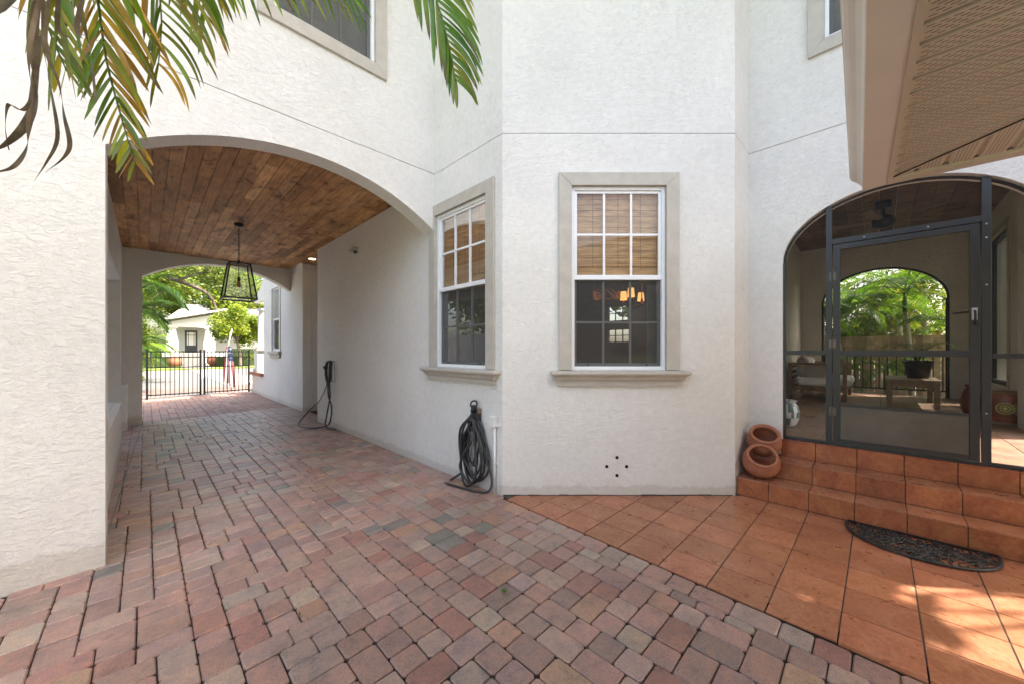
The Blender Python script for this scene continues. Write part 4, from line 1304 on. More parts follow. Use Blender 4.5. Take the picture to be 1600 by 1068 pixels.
GREEN = [(.8, 1, .7), (1.1, 1.15, .8), (1.3, 1.25, .8), (.6, .8, .6), (1.5, 1.3, .7)]
YEL = [(2.6, 1.7, .6), (3.2, 1.6, .5), (1.6, 1.4, .7), (1.2, 1.2, .8)]
def palm(x_, y_, z_, H, label, nf=10, FL=1.6, LL=.45, r=.06, lean=(0, 0), cols=GREEN, nl=26, wl=.03, group='garden palms', stems=None):
    t = thing('palm_tree', label, 'palm tree', (x_, y_, z_), group)
    top = Vector((x_ + lean[0], y_ + lean[1], z_ + H))
    b0_ = Vector((x_, y_, z_ - .1)); pts = []
    n = 14
    for i in range(n + 1):
        u = i / n; pts.append(b0_.lerp(top, u) + Vector((lean[0], lean[1], 0)) * (-.25 * math.sin(math.pi * u)))
    m = MB(); rs = [r * (1.25 - .45 * i / n) * (1.06 if i % 2 else .98) for i in range(n + 1)]
    m.tube(pts, rs, 10); m.build('trunk', PALMBARK, t, True)
    m = MB(); m.col = (.9, 1.2, .8); m.tube([top, top + Vector((0, 0, .2)), top + Vector((0, 0, .45))], [r * .82, r * .7, r * .35], 8); m.build('crownshaft', PALMLEAF, t, True)
    a0_ = R.random() * 6
    for k in range(nf):
        a = a0_ + k * 2.399; e = Vector((math.cos(a), math.sin(a), 0)); el = R.uniform(.25, 1.2) if k > 2 else 1.3
        L = FL * R.uniform(.85, 1.1); p0 = top + Vector((0, 0, .35 + .03 * k))
        P_ = []
        for i in range(6):
            u = i / 5; ang = el - u * R.uniform(1.3, 1.7)
            P_.append(p0 if i == 0 else P_[-1] + (e * math.cos(ang) + Vector((0, 0, math.sin(ang)))) * L / 5)
        m = MB(); frond_mesh(m, P_, LL, (1, 0, 0), nl, wl, .4, cols, .012)
        m.build('frond', PALMLEAF, t)
    return t
palm(12.6, -.55, .25, 2.1, 'slender palm with a ringed trunk right of centre beyond the porch railing', 15, 1.6, .46, .05, (-.1, .12), GREEN, 32, .03)
palm(12.3, .55, .25, 1.5, 'shorter bright green palm left of centre beyond the porch railing', 15, 1.6, .46, .045, (.1, .2), GREEN, 32, .03)
palm(12.9, 1.25, .25, 1.9, 'leaning palm behind the left side of the porch back arch', 9, 1.5, .4, .05, (0, .25), GREEN)
palm(12.7, -1.3, .25, 1.1, 'low dark palm at the right end of the porch back arch', 10, 1.3, .4, .05, (0, -.1), GREEN)
palm(14.6, -.4, .0, 2.3, 'yellow-orange palm showing between the trunks behind the fence', 9, 1.4, .4, .06, (0, 0), YEL)
palm(14.9, -1.9, .0, 1.7, 'golden palm low behind the right end of the fence', 9, 1.4, .4, .06, (0, 0), YEL)
palm(14.4, 1.2, .0, 2.6, 'tall green palm behind the fence at the left', 11, 1.8, .5, .06, (0, 0), GREEN)
palm(15.5, -.9, .0, 3.2, 'tall green palm behind the fence at the right', 11, 1.9, .5, .06, (0, 0), GREEN)
palm(12.0, -.1, .25, .35, 'small low palm in front of the fence at mid railing', 8, 1.0, .32, .04, (0, 0), GREEN)
palm(12.1, 1.0, .25, .3, 'small low palm at the left end of the railing', 8, 1.0, .32, .04, (0, 0), GREEN)

# ------------------------------------------------------------------ foliage masses and trees
def foliage(m, c, rx, ry, rz, n, s, cols, clumps=14, seed=1, up=False):
    r_ = random.Random(seed); c = Vector(c)
    cl = []
    for k in range(clumps):
        while True:
            q = Vector((r_.uniform(-1, 1), r_.uniform(-1, 1), r_.uniform(-1, 1)))
            if .3 < q.length < 1: break
        cl.append((Vector((q.x * rx * .8, q.y * ry * .8, q.z * rz * .8)), r_.uniform(.22, .42), r_.uniform(.65, 1.25)))
    for k in range(n):
        cc, cr, br = r_.choice(cl)
        q = Vector((r_.gauss(0, 1), r_.gauss(0, 1), r_.gauss(0, 1))).normalized() * (r_.random() ** .45)
        p = c + cc + Vector((q.x * rx * cr, q.y * ry * cr, q.z * rz * cr))
        a = Vector((r_.uniform(-1, 1), r_.uniform(-1, 1), r_.uniform(-.6, .6))).normalized(); b_ = a.orthogonal().normalized()
        b_ = (b_ + a.cross(b_) * r_.uniform(-1, 1)).normalized(); l = s * r_.uniform(.7, 1.4)
        cv = r_.choice(cols); m.col = tuple(x_ * br for x_ in cv)
        m.add([p - a * l, p - b_ * l * .45, p + a * l, p + b_ * l * .45], [(0, 1, 2, 3)])
def tree(x_, y_, z_, H, rx, label, n=9000, s=.11, cols=((1, 1, 1),), seed=1, trunk=.2, rz=None, group='street trees', limbs=7, mat=OAKLEAF, cz=None, extra=()):
    t = thing('broadleaf_tree', label, 'tree', (x_, y_, z_), group)
    r_ = random.Random(seed); b0_ = Vector((x_, y_, z_ - .1)); hub = b0_ + Vector((r_.uniform(-.3, .3), r_.uniform(-.3, .3), H * .42))
    m = MB(); m.tube(smooth_path([b0_, b0_.lerp(hub, .5) + Vector((.1, .05, 0)), hub], 4), [trunk * (1.25 - .5 * i / 8) for i in range(9)], 10); m.build('trunk', BARK, t, True)
    rz = rz or H * .36; cz = cz or H * .68
    for k in range(limbs):
        a = k * 2.4 + r_.random(); e = Vector((math.cos(a) * rx * .7, math.sin(a) * rx * .7, (cz - H * .42) + r_.uniform(-.3, .6) * rz))
        m = MB(); P_ = smooth_path([hub, hub + e * .35 + Vector((0, 0, .25)), hub + e * .7 + Vector((r_.uniform(-.3, .3), r_.uniform(-.3, .3), .2)), hub + e * 1.1], 4)
        m.tube(P_, [trunk * .5 * (1 - .85 * i / len(P_)) for i in range(len(P_))], 7); m.build('limb', BARK, t, True)
    m = MB(); foliage(m, (x_, y_, z_ + cz), rx, rx, rz, n, s, cols, 26, seed)
    for c, r0, n0 in extra: foliage(m, c, r0, r0, r0 * .5, n0, s, cols, 8, seed + 1)
    m.build('crown', mat, t)
    return t

# ------------------------------------------------------------------ beyond the gate
g = MB(); g.box(-30, 40, 19.4, 38, -.34, .0); struct(g.build('street', ASPHALT))
g = MB(); g.box(-1.2, 5.5, 17.2, 19.4, -.3, .005); struct(g.build('driveway_apron', APRON))
g = MB(); g.box(-.4, 2.55, 16.3, 17.2, -.3, -.02); struct(g.build('drive_threshold', CONCRETE))
g = MB(); g.box(-30, 40, 38, 90, -.34, .12); struct(g.build('front_lawn', LAWN))
g = MB(); g.box(4.6, 12, 17.4, 20.5, -.3, .03); struct(g.build('verge', LAWN))
g = MB(); g.box(2.4, 4.2, 19.5, 38, .001, .02); g.box(2.2, 3.9, 38, 44, .12, .14); struct(g.build('front_walk', CONCRETE))
# gate
gt = thing('driveway_gate', 'black metal double picket gate across the end of the driveway', 'gate', (1.35, 16, -.02))
def gbar(nm, x0, x1, z0, z1, par, y=16., d=.03): return bx(nm, x0, x1, y - d / 2, y + d / 2, z0, z1, BLACK, par, 0)
for (a, b_) in ((.02, 1.335), (1.385, 2.66)):
    for z in (1.415, 1.235, .92, .06): gbar('rail', a + .03, b_ - .03, z, z + .032, gt)
    for x_ in (a, b_ - .05): gbar('stile', x_, x_ + .05, 0.0 if x_ > 1 else -.05, 1.50, gt, d=.05)
    for k in range(11):
        x_ = a + (b_ - a) * (k + 1) / 12; gbar('picket', x_ - .009, x_ + .009, .03, 1.42, gt, d=.018)
m = MB(); m.box(1.33, 1.39, 15.96, 15.98, .55, .85); m.build('lock_plate', GREYSASH, gt)
for z in (.25, 1.2):
    m = MB(); m.box(2.64, 2.68, 15.97, 16.03, z, z + .08); m.build('hinge', BLACK, gt)
# entry column by the side porch of the house
pc = thing('porch_column', 'white round column on a stepped pedestal beside the gate', 'column', (2.80, 15.0, 0))
bx('pedestal', 2.66, 2.98, 14.72, 15.2, .74, 1.46, STUCCO, pc); bx('cap', 2.63, 3.0, 14.66, 15.26, 1.46, 1.53, TRIM, pc); bx('base', 2.63, 3.0, 14.66, 15.26, .72, .84, TRIM, pc)
m = MB(); m.lathe([(.15, 1.53), (.15, 1.57), (.12, 1.60), (.12, 2.6), (.105, 2.78), (.15, 2.82), (.15, 2.88)], 20, (2.84, 14.96, 0)); m.build('shaft', STUCCO, pc, True)
bx('ledge', 2.60, 2.69, 13.9, 15.7, .64, .74, TERRA, pc)
W3 = Frame((2.68, 0, 0), (0, 1, 0), (-1, 0, 0))
m = MB()
for q in ((11.9, 11.95, 1.46, 3.27), (12.71, 12.76, 1.46, 3.27), (11.95, 12.71, 1.46, 1.51), (11.95, 12.71, 3.22, 3.27), (11.95, 12.71, 2.34, 2.39)): m.fbox(W3, q[0], q[1], -.07, -.02, q[2], q[3])
w3 = m.build('window', VINYL, house)
m = MB(); m.fbox(W3, 11.95, 12.71, -.06, -.055, 1.51, 3.22); m.build('pane', GLASS, w3)
m = MB(); m.fbox(W3, 11.95, 12.71, -.075, -.07, 1.51, 2.34); m.build('insect_screen', HOLE, w3)
m = MB(); m.fbox(W3, 11.8, 12.9, -1.0, -.95, 1.3, 3.4); m.build('interior_wall', STUCCO_DARK, house)
for k in range(6):
    m = MB(); y_ = 12.0 + .12 * k; m.tube([W3.p(y_, -.045, 2.39), W3.p(y_ + .03, -.045, 2.7), W3.p(y_ - .03, -.045, 2.95), W3.p(y_ + .02, -.045, 3.22)], .007, 5); m.build('leading', VINYL, w3, True)
m = MB(); m.fbox(W3, 11.72, 12.94, -.0, .09, 1.36, 1.44); m.fbox(W3, 11.78, 12.88, -.0, .05, 1.25, 1.36); m.build('sill', TRIM, w3, bevel=.01)
for q in ((11.80, 11.9, 1.44, 3.37), (12.76, 12.86, 1.44, 3.37), (11.9, 12.76, 3.27, 3.37)):
    m = MB(); m.fbox(W3, q[0], q[1], 0, .025, q[2], q[3]); m.build('trim', STUCCO, w3)

# flag on a leaning pole
fl = thing('flag', 'limp stars and stripes flag hanging from a slanted white pole behind the gate', 'flag', (2.33, 18, 0))
m = MB(); m.tube([(2.26, 17.98, 1.45), (2.42, 18.0, 2.30)], .016, 8); m.tube([(2.24, 18.0, 0), (2.26, 17.98, 1.5)], .014, 6); m.build('pole', WHITEPL, fl, True)
m = MB(); ns, nz = 39, 26
base = Vector((2.30, 17.97, 0)); e = Vector((.77, -.64, 0))
vs = []
for j in range(nz + 1):
    v = j / nz; zz = 1.62 - 1.32 * v
    for i in range(ns + 1):
        u = i / ns; spread = .16 + .34 * v ** .8
        off = (u - .45) * spread
        fold = .05 * math.sin(u * 15 + v * 1.2) * (.3 + v)
        vs.append(base + e * (off + .02 * math.sin(u * 9)) + Vector((.64, .77, 0)) * fold + Vector((0, 0, zz - .12 * abs(u - .3) * v - .25 * u * v * v)))
fs = []; cs = []
for j in range(nz):
    for i in range(ns):
        fs.append((j * (ns + 1) + i, j * (ns + 1) + i + 1, (j + 1) * (ns + 1) + i + 1, (j + 1) * (ns + 1) + i))
        st_ = i // 3
        col = (.40, .08, .08) if st_ % 2 == 0 else (.6, .6, .6)
        if j < 10 and i >= 18: col = (.8, .8, .8) if (j % 3 == 1 and i % 3 == 1) else (.03, .05, .16)
        cs.append(col)
m.v = [tuple(q) for q in vs]; m.f = [list(f) for f in fs]; m.c = cs
m.build('cloth', CLOTH, fl, True)

# house across the street (front at Y = 45)
hs = thing('cottage', 'white cottage with a gabled porch, thick tapered columns and dark door across the street', 'house', (3.0, 45, 0))
bx('foundation', 1.1, 9, 45, 54, 0, 1.28, SHADE_, hs); bx('wall', 1.4, 9, 47.5, 54, 1.28, 4.0, SHADE_, hs)
bx('beam', 1.25, 7.4, 44.9, 45.4, 3.62, 4.0, SHADE_, hs)
for (x0, x1) in ((1.35, 2.1), (3.95, 4.7), (6.6, 7.3)):
    c = (x0 + x1) / 2
    m = MB(); m.hexa([(c - .36, 44.9, 2.45), (c + .36, 44.9, 2.45), (c + .36, 45.6, 2.45), (c - .36, 45.6, 2.45), (c - .25, 45, 3.5), (c + .25, 45, 3.5), (c + .25, 45.5, 3.5), (c - .25, 45.5, 3.5)]); m.build('column', SHADE_, hs)
    bx('column_cap', c - .36, c + .36, 44.9, 45.6, 3.5, 3.62, SHADE_, hs); bx('column_band', c - .45, c + .45, 44.82, 45.68, 2.35, 2.45, CONCRETE, hs)
    bx('column_base', c - .42, c + .42, 44.85, 45.65, 0, 2.35, SHADE_, hs)
m = MB(); m.add([(1.3, 44.95, 4.0), (8.2, 44.95, 4.0), (5.4, 44.95, 5.1), (1.3, 45.3, 4.0), (8.2, 45.3, 4.0), (5.4, 45.3, 5.1)], [(0, 1, 2), (5, 4, 3)]); m.build('gable', SHADE_, hs)
m = MB()
for (q0, q1) in (((1.0, 4.1), (5.4, 5.3)), ((5.4, 5.3), (9.4, 4.1))):
    m.hexa([(q0[0], 44.2, q0[1]), (q1[0], 44.2, q1[1]), (q1[0], 52, q1[1]), (q0[0], 52, q0[1]), (q0[0], 44.2, q0[1] + .16), (q1[0], 44.2, q1[1] + .16), (q1[0], 52, q1[1] + .16), (q0[0], 52, q0[1] + .16)])
m.build('roof', SHADE_, hs)
m = MB(); m.hexa([(.9, 46.5, 3.9), (12, 46.5, 3.9), (12, 55, 3.9), (.9, 55, 3.9), (3, 50, 6.2), (9, 50, 6.2), (9, 51, 6.2), (3, 51, 6.2)]); m.build('roof', ROOFING, hs)
hd = bx('door', 2.72, 3.65, 47.40, 47.5, 1.3, 3.42, DARKDOOR, hs)
for (x0, x1) in ((2.87, 2.95), (3.0, 3.37), (3.42, 3.5)):
    for (z0, z1) in ((2.0, 2.95), (3.0, 3.25)): bx('pane', x0, x1, 47.38, 47.40, z0, z1, CUSHION, hd, 0)
bx('door_frame', 2.60, 2.72, 47.38, 47.5, 1.3, 3.55, SHADE_, hs); bx('door_frame', 3.65, 3.77, 47.38, 47.5, 1.3, 3.55, SHADE_, hs)
for k in range(7): bx('step', 2.35, 3.95, 43.4 + .24 * k, 45.1, .18 * k, .18 * k + .18, CONCRETE, hs)
for x_ in (1.75, 4.5):
    p = thing('round_planter', 'terracotta planter %s the cottage steps' % ('left of' if x_ < 3 else 'right of'), 'planter', (x_, 43.5, .1), 'planters by the cottage steps')
    m = MB(); m.lathe([(.28, 0), (.5, .3), (.52, .6), (.42, .85), (.46, .9)], 16, (x_, 43.5, .1)); m.build('pot', TERRA, p, True)
def hedge(x0, x1, y0, y1, z0, z1, label, cols, n, seed, s=.07):
    m = MB(); foliage(m, ((x0 + x1) / 2, (y0 + y1) / 2, (z0 + z1) / 2), (x1 - x0) / 2 * 1.15, (y1 - y0) / 2 * 1.2, (z1 - z0) / 2 * 1.1, n, s, cols, 40, seed)
    t = thing('hedge', label, 'hedge', ((x0 + x1) / 2, (y0 + y1) / 2, z0), 'hedges in front of the cottage')
    m.build('foliage', OAKLEAF, t); m = MB(); m.box(x0, x1, y0, y1, z0, z0 + (z1 - z0) * .75); m.build('core', plain('hedge_core', (.03, .05, .01), .95), t)
LIME = [(1.5, 1.5, .6), (1.2, 1.3, .7), (1.8, 1.6, .6)]
DKG = [(.45, .65, .5), (.6, .8, .6), (.35, .5, .5)]
hedge(-1.8, 1.4, 42.2, 43.8, .1, 1.25, 'lime-green hedge left of the cottage steps', LIME, 2600, 11)
hedge(4.6, 11, 41.6, 42.8, .1, 1.15, 'lime-green hedge right of the cottage steps', LIME, 3600, 12)
hedge(5.6, 13, 43.2, 44.2, .1, 2.2, 'taller dark hedge behind the lime hedge', DKG, 3600, 13)
MIX = [(1, 1, 1), (1.4, 1.35, .9), (.7, .85, .8), (1.8, 1.6, .8)]
tree(5.9, 39.5, .1, 5.4, 2.3, 'rounded yellow-green tree right of the cottage porch', 15000, .10, [(1.7, 1.6, .7), (1.3, 1.3, .7), (2.1, 1.8, .8), (.9, 1.1, .7)], 21, .12, 2.2)
tree(-2.5, 30, 0, 9.5, 5.2, 'large oak spreading over the street at the left', 20000, .13, MIX, 22, .35, 2.6, cz=7.2)
tree(5.0, 52, 0, 12, 6, 'big tree rising behind the cottage roof', 13000, .2, MIX, 23, .4)
tree(-6, 50, 0, 11, 6, 'broad tree at the far left behind the cottage', 10000, .2, MIX, 24, .4)
tree(15, 54, 0, 11, 6, 'broad tree at the far right behind the hedge', 10000, .2, MIX, 25, .4)
tree(-1.5, 60, 0, 14, 7, 'tall background tree left of the cottage gable', 10000, .24, MIX, 26, .4)
tree(11, 66, 0, 14, 8, 'tall background tree right of the cottage gable', 10000, .24, MIX, 27, .4)
# near oak limb hanging over the gate
ok = thing('oak_tree', 'gnarled oak whose dark limbs arch over the gate', 'tree', (-4.2, 22.5, 0))
m = MB(); m.tube(smooth_path([(-4.2, 22.5, -.2), (-4.0, 22.6, 2), (-3.6, 22.6, 3.6)], 4), [.4, .38, .36, .34, .33, .32, .31, .3, .3], 10); m.build('trunk', BARK, ok, True)
limbs = [[(-3.6, 22.6, 3.6), (-2.2, 22.2, 4.6), (-.6, 21.9, 4.75), (1.0, 21.6, 4.5), (2.0, 21.4, 4.0), (2.3, 21.4, 3.3)],
         [(-3.6, 22.6, 3.6), (-2.0, 22.0, 5.4), (0, 21.6, 6.0), (2.2, 21.4, 5.9), (3.4, 21.2, 5.5)],
         [(-1.2, 22.0, 4.8), (-.4, 21.6, 4.2), (-.2, 21.5, 3.6), (-.35, 21.4, 3.0)],
         [(.4, 21.7, 4.7), (.6, 21.4, 4.1), (.2, 21.3, 3.6), (.3, 21.2, 3.1)],
         [(1.0, 21.6, 4.5), (1.8, 21.9, 5.0), (2.6, 22.0, 5.2)]]
for k, P_ in enumerate(limbs):
    P_ = smooth_path(P_, 5); r0 = .15 if k < 2 else .06
    m = MB(); m.tube(P_, [r0 * (1 - .7 * i / len(P_)) for i in range(len(P_))], 8); m.build('limb', BARK, ok, True)
m = MB()
for k, (c, rx, rz, n) in enumerate((((0, 21.6, 5.9), 3.4, .9, 6500), ((-2.2, 22.4, 5.2), 2.0, 1.0, 2500), ((1.9, 21.4, 4.9), 1.2, .5, 1500), ((-.2, 21.6, 4.3), 1.2, .35, 900))):
    foliage(m, c, rx, 1.6, rz, n, .065, MIX, 18, 40 + k)
m.build('crown', OAKLEAF, ok)
BLUEG = [(.25, .36, .40), (.4, .5, .5), (.6, .65, .45), (.15, .25, .25)]
palm(-.70, 19.3, 0, 2.2, 'blue-green palm just beyond the gate at its left end', 17, 1.7, .55, .07, (.25, 0), BLUEG, 40, .028, 'palms by the gate')
palm(-.5, 18.2, 0, .9, 'low palm clump at the left gate post', 16, 1.3, .45, .05, (.05, 0), BLUEG, 34, .026, 'palms by the gate')
palm(-1.1, 21.0, 0, 3.6, 'taller palm behind the blue-green one left of the gate', 13, 2.0, .55, .08, (.3, 0), GREEN, 30, .04, 'palms by the gate')
palm(-.45, 20.4, 0, 3.4, 'palm with drooping dark fronds hanging over the left half of the gate', 16, 1.9, .55, .07, (.35, -.2), BLUEG, 40, .028, 'palms by the gate')
palm(-.2, 26, 0, 1.2, 'bushy yellow-green palm across the drive left of the cottage', 12, 1.6, .5, .07, (0, 0), LIME, 26, .04, 'palms by the gate')
for k, (x_, y_, rx, z1) in enumerate(((-.62, 17.6, .6, .9), (.1, 40.5, 1.5, 6.6), (-.55, 22.6, .8, 4.2))):
    m = MB(); foliage(m, (x_, y_, z1 / 2), rx, rx, z1 / 2, 3500, .06, MIX, 14, 60 + k)
    tag(m.build('shrub', OAKLEAF, None, loc=(x_, y_, 0)), ('low shrub at the foot of the left gate post', 'tall leafy shrub left of the cottage across the street', 'tall narrow shrub behind the palms at the gate')[k], 'shrub', 'shrubs by the gate')
# left boundary beyond the drive-through opening
m = MB(); m.box(-4.4, -4.2, 4.2, 18, -.2, 2.1); tag(m.build('boundary_wall', STUCCO, None, loc=(-4.3, 11, -.2)), 'white boundary wall seen through the side opening of the drive-through', 'wall')

tree(4.0, -3.3, 0, 16, 5.1, 'unseen tall oak canopy added high over the court to keep it in shade', 11000, .32, MIX, 74, .3, 2.6, 'trees around the court', 9, cz=13.6, extra=(((5.9, -5.0, 13), 1.7, 1500), ((4.4, -5.6, 13), 2.0, 1500)))  # unseen crown and extra clumps added to block sun from the court
#tree(-4.5, -1.5, 0, 14, 4.5, 'second tall oak at the left of the court', 9000, .34, MIX, 75, .3, 2.6, 'trees around the court', 7, cz=12.2)
tree(5.15, -2.85, 0, 6.8, .62, 'unseen slim leafy tree added beside the far corner of the porch to trim the sun patch', 1100, .10, MIX, 77, .05, .8, 'trees around the court', 4, cz=6.0)  # unseen crown added to cut the sunlight falling on the tiles
tree(-7.2, 9.0, 0, 7, 2.8, 'unseen leafy tree added beyond the white boundary wall to darken a window reflection', 4500, .15, MIX, 78, .2, 2.6, 'trees around the court')  # unseen, put in so the side window mirrors less sky
tree(-7.5, 15, 0, 7, 2.8, 'second unseen leafy tree added farther along the white boundary wall', 4500, .15, MIX, 79, .2, 2.6, 'trees around the court')  # also unseen, added to block sky in that reflection
tree(13.5, 6.5, 0, 8, 3.0, 'tree in the back garden behind the dining room', 4000, .18, MIX, 76, .2, 3.0, 'back garden trees')
for k, (a_, b_, zz_, cc_) in enumerate(((17, -2.6, 2.0, YEL + GREEN), (17.5, .2, 2.4, GREEN), (17, 2.8, 2.2, GREEN), (19, -5, 3.2, GREEN), (20, -1, 3.8, MIX), (19, 4.5, 3.2, GREEN))):
    tree(a_, b_, 0, zz_ * 1.5, 1.9, ('low golden-leaved tree behind the fence at the right', 'bushy tree behind the middle of the fence', 'bushy tree behind the left end of the fence', 'tree far behind the fence at the right', 'tall pale tree far behind the middle of the fence', 'tree far behind the fence at the left')[k], 4500, .10, [tuple(q * .8 for q in c) for c in cc_], 80 + k, .1, zz_ * .8, 'back garden trees')
# trees behind and beside the camera (they shade the court and show in the glass)
tree(10.5, -9.5, 0, 9.5, 4.0, 'leafy tree beyond the terrace to the right of the court', 6000, .22, MIX, 71, .3, 3.2, 'trees around the court')
tree(-8, -7, 0, 7, 3.6, 'leafy tree behind the court', 6000, .2, MIX, 72, .3, 3.4, 'trees around the court')
tree(0, -13, 0, 7.5, 4.0, 'leafy tree at the back of the terrace', 6000, .2, MIX, 73, .3, 3.4, 'trees around the court')

# ------------------------------------------------------------------ near palm, fronds hanging into view
NP = thing('areca_palm', 'palm at the left foreground with yellowing fronds hanging before the arch', 'palm tree', (-1.45, 1.0, 0))
crown = Vector((-.02, 1.38, 2.95))
tp = smooth_path([(-1.45, 1.15, -.1), (-1.12, 1.30, .9), (-.68, 1.46, 1.80), (-.29, 1.52, 2.32), tuple(crown)], 5)
m = MB(); m.tube(tp, [.058 * (1.15 - .35 * i / len(tp)) * (1.05 if i % 2 else 1) for i in range(len(tp))], 14); m.build('trunk', PALMBARK, NP, True)
OL = [(.17, .22, .012), (.26, .26, .015), (.10, .18, .012), (.32, .24, .015), (.44, .27, .025), (.16, .17, .010), (.34, .17, .015), (.13, .20, .010), (.22, .25, .015)]
GR = [(.06, .15, .008), (.10, .19, .012), (.16, .19, .012), (.07, .17, .010), (.19, .20, .015), (.13, .21, .012)]
CR = Vector((1, -1, 0)).normalized()      # across the court
def near_frond(pts, specs, cols, rw=.007):
    """specs: (t, side vector, length, width, droop)"""
    P = smooth_path(pts, 8); n = len(P)
    m = MB(); m.col = (.13, .2, .04); m.tube(P, [rw * (1 - .7 * i / n) for i in range(n)], 6)
    f = m.build('frond', NEARLEAF, NP, True)
    for (t, sv, l, w_, dr) in specs:
        i = min(n - 2, int(t * (n - 1))); p = P[i].lerp(P[i + 1], t * (n - 1) - i)
        d = (P[i + 1] - P[i]).normalized(); dv = (d * .75 + Vector(sv)).normalized()
        m = MB(); c = R.choice(cols); v = R.uniform(.75, 1.25); m.col = tuple(a * v for a in c)
        ax = Vector((.71, .71, 0)).lerp(Vector((R.uniform(-1, 1), R.uniform(-1, 1), R.uniform(-1, 1))), .38)
        leaflet(m, p, dv, d, l, w_, dr, 9, ax.cross(dv).normalized())
        k = len(m.c)
        if R.random() < .35:            # browned tips
            g0 = R.uniform(.45, .8)
            m.c = [tuple(c_[q] * (1 - max(0, (j / k - g0) / (1 - g0))) + (.10, .06, .035)[q] * max(0, (j / k - g0) / (1 - g0)) for q in range(3)) for j, c_ in enumerate(m.c)]
        m.build('leaflet', NEARLEAF, f, True)
    return f
def V(px, py, D):
    t = (px - 800) / 573.5
    return (D * (1 + t) / S2, D * (1 - t) / S2, EYE + D * (548 - py) / 573.5)
DN = Vector((0, 0, -1)); LF = -CR
def side_specs(t0, t1, n, sv, l0, l1, w_=.024, dr=.35, jit=.18):
    out = []
    for k in range(n):
        u = k / max(1, n - 1); t = t0 + (t1 - t0) * u
        s_ = Vector(sv) + Vector((R.uniform(-jit, jit), R.uniform(-jit, jit), R.uniform(-jit, jit) * .5))
        out.append((t, s_, (l0 + (l1 - l0) * u) * R.uniform(.9, 1.1), w_ * R.uniform(.8, 1.15) * (1 - .35 * u), dr * R.uniform(.7, 1.3)))
    return out
near_frond([crown, (-.12, 1.75, 3.1), (-.16, 2.0, 2.96), (-.13, 2.14, 2.81), (-.11, 2.20, 2.62), (-.07, 2.22, 2.42), (-.03, 2.21, 2.24)],
           side_specs(.28, .99, 27, LF * .95 + DN * .55, .36, .10, .027, .25) + side_specs(.28, .99, 27, CR * .95 + DN * .45, .44, .11, .027, .30), OL)
near_frond([crown, (-.05, 1.7, 3.15), (-.02, 2.02, 3.15), (.03, 2.12, 3.02), (.05, 2.17, 2.86), (.04, 2.22, 2.68)],
           side_specs(.32, .97, 16, CR * 1.15 + DN * .10, .50, .24, .024, .75) + side_specs(.34, .97, 9, LF * .5 + DN * .9, .42, .20, .024, .4), OL)
near_frond([crown, (-.16, 1.62, 3.05), (-.26, 1.84, 2.98), (-.28, 1.96, 2.82), (-.25, 2.04, 2.62), (-.20, 2.08, 2.46)],
           side_specs(.3, .98, 14, LF * .7 + DN * .6, .34, .12, .024, .3) + side_specs(.3, .98, 16, CR * .9 + DN * .5, .42, .14, .024, .35), OL)
near_frond([crown, (.02, 1.72, 3.2), (.10, 2.00, 3.22), (.16, 2.10, 3.10), (.19, 2.14, 2.95)],
           side_specs(.4, .97, 12, CR * .9 + DN * .5, .36, .2, .022, .6) + side_specs(.4, .97, 11, LF * .4 + DN * 1.0, .36, .18, .022, .3), OL)
near_frond([crown, (-.10, 1.55, 3.0), (-.16, 1.72, 2.85), (-.19, 1.83, 2.66), (-.20, 1.88, 2.50)],
           side_specs(.3, .98, 9, LF * .45 + DN * .9, .45, .30, .020, .4) + side_specs(.3, .98, 8, CR * .5 + DN * .8, .36, .22, .020, .4), OL)
near_frond([crown, (.35, 1.60, 3.62), (.72, 1.66, 3.72), (.90, 1.57, 3.42), (.98, 1.49, 3.12), (1.02, 1.45, 2.92), (1.05, 1.43, 2.74)],
           side_specs(.42, .99, 22, CR * 1.15 + DN * .25, .50, .17, .028, .60, .10) + side_specs(.45, .98, 13, LF * .12 + DN * 1.0, .46, .16, .030, .10, .10), GR)
near_frond([crown, (.05, 1.9, 3.45), (.15, 2.25, 3.55), (.29, 2.36, 3.52), (.48, 2.33, 3.56), (.71, 2.26, 3.60), (.85, 2.2, 3.58)],
           side_specs(.38, .98, 17, DN * 1.2 + LF * .1, .32, .24, .020, .2) + side_specs(.38, .98, 12, DN * .9 + CR * .4, .28, .2, .020, .2), GR)
# out of the picture: the rest of the crown
for k, (ex, ey) in enumerate(((-1, .3), (-.6, -.9), (.3, -1), (-1, -.4))):
    e = Vector((ex, ey, 0)).normalized(); P_ = [crown, crown + e * .4 + Vector((0, 0, .5)), crown + e * .9 + Vector((0, 0, .7)), crown + e * 1.4 + Vector((0, 0, .5)), crown + e * 1.75 + Vector((0, 0, .1))]
    m = MB(); frond_mesh(m, P_, .45, (1, 0, 0), 26, .026, .4, [(.10, .17, .02), (.16, .2, .03)], .01); m.build('frond', NEARLEAF, NP)
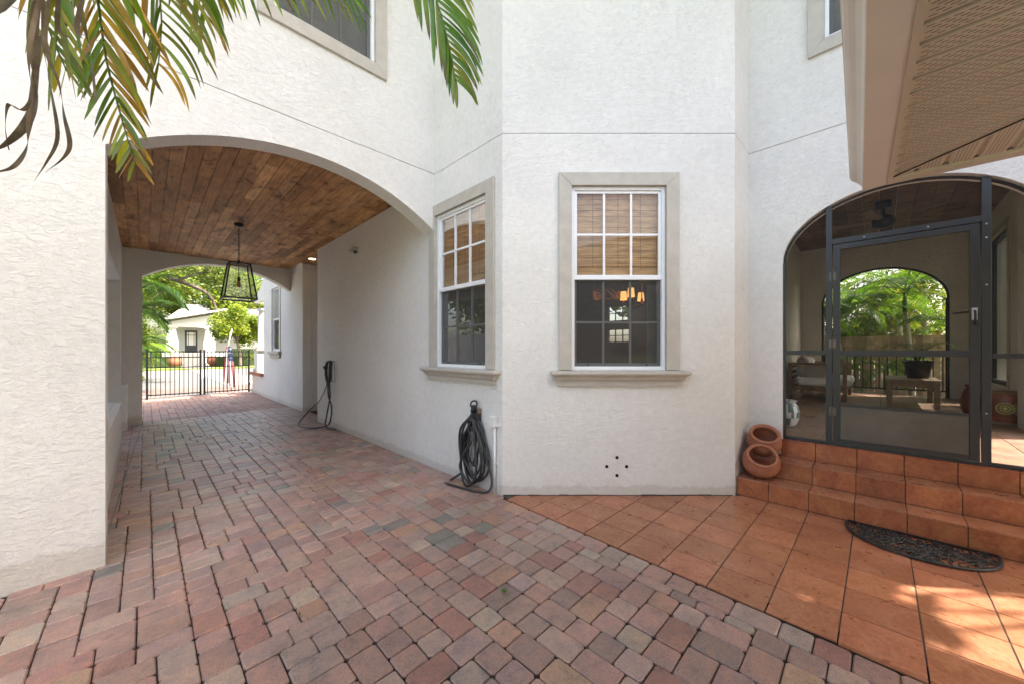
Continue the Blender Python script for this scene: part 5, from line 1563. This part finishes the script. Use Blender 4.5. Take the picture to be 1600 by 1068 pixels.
# dry hanging leaf strands by the trunk
def ribbon(pts, w_, mat, nm, par):
    P_ = smooth_path(pts, 6); n = len(P_); vs = []; m = MB()
    for i, p in enumerate(P_):
        ww = w_ * math.sin(math.pi * min(1, .15 + .8 * i / n)) * .5; a = i * .16
        sdir = CR * math.cos(a) + Vector((.7, .7, 0)) * math.sin(a)
        vs += [p - sdir * ww, p + Vector((.5, .5, 0)) * ww * .3, p + sdir * ww]
    fs = []
    for i in range(n - 1):
        k = i * 3; fs += [(k, k + 1, k + 4, k + 3), (k + 1, k + 2, k + 5, k + 4)]
    m.add(vs, fs); return m.build(nm, mat, par, True)
for pts_, w_ in (([(-.17, 1.62, 2.62), (-.229, 1.784, 2.463), (-.22, 1.776, 2.386), (-.20, 1.783, 2.223), (-.194, 1.82, 2.116), (-.223, 1.878, 2.048), (-.254, 1.923, 1.993)], .014),
                 ([(-.17, 1.62, 2.60), (-.212, 1.768, 2.386), (-.186, 1.77, 2.266), (-.178, 1.79, 2.182), (-.168, 1.809, 2.103), (-.187, 1.856, 2.067), (-.232, 1.929, 2.032)], .017),
                 ([(-.19, 1.56, 2.42), (-.205, 1.556, 2.30), (-.213, 1.556, 2.209), (-.213, 1.585, 2.123), (-.235, 1.64, 2.10), (-.262, 1.672, 2.118), (-.269, 1.684, 2.057), (-.262, 1.676, 1.996)], .016),
                 ([(-.19, 1.57, 2.46), (-.21, 1.60, 2.33), (-.215, 1.629, 2.231), (-.211, 1.626, 2.144), (-.23, 1.644, 2.066), (-.267, 1.681, 2.013), (-.304, 1.718, 1.987)], .030),
                 ([(-.20, 1.60, 2.30), (-.215, 1.63, 2.15), (-.224, 1.638, 2.057), (-.23, 1.644, 1.996), (-.255, 1.669, 1.949), (-.292, 1.706, 1.935)], .022),
                 ([(-.16, 1.62, 2.60), (-.194, 1.82, 2.469), (-.165, 1.792, 2.429), (-.125, 1.752, 2.364)], .016),
                 ([(-.20, 1.66, 2.56), (-.232, 1.929, 2.471), (-.195, 1.892, 2.398), (-.169, 1.866, 2.35)], .014),
                 ([(-.10, 1.60, 2.60), (-.144, 1.70, 2.424), (-.12, 1.676, 2.367), (-.111, 1.666, 2.29), (-.104, 1.659, 2.194)], .018)):
    ribbon(pts_, w_ * .78, DEADLEAF, 'dry_leaf', NP)


# fallen bits on the paving
def bit(x_, y_, z_, s, mat, nm, label, rot=0):
    m = MB(); c_, s_ = math.cos(rot), math.sin(rot)
    P_ = [(-s, 0), (-.2 * s, .3 * s), (s, .05 * s), (-.1 * s, -.28 * s)]
    vs = [(x_ + a * c_ - b_ * s_, y_ + a * s_ + b_ * c_, z_ + .004 + .2 * abs(a)) for a, b_ in P_]
    m.add(vs, [(0, 1, 2, 3)]); tag(m.build(nm, mat, None, loc=(x_, y_, z_)), label, 'leaf', 'fallen leaves')
bit(3.40, -.02, 0, .022, DEADLEAF, 'fallen_leaf', 'tan fallen leaf on the terracotta tiles', .5)
bit(3.62, -.42, 0, .030, DEADLEAF, 'fallen_leaf', 'dark twig-like leaf in the sun patch beside the doormat', 2.2)
bit(.62, 2.33, GZ(.62), .030, DEADLEAF, 'fallen_leaf', 'brown leaf lying on the drive pavers', 1.1)
sprout = thing('weed', 'tiny green weed sprouting between the drive pavers', 'weed', (1.56, 1.63, GZ(1.56)))
m = MB()
for k in range(7):
    a = k * .9; m.col = (1.2, 1.5, .6); leaflet(m, Vector((1.56, 1.63, GZ(1.56) - .003)), Vector((math.cos(a), math.sin(a), 1.2)).normalized(), Vector((0, 0, 1)), .03, .007, .5)
m.build('blades', PALMLEAF, sprout)
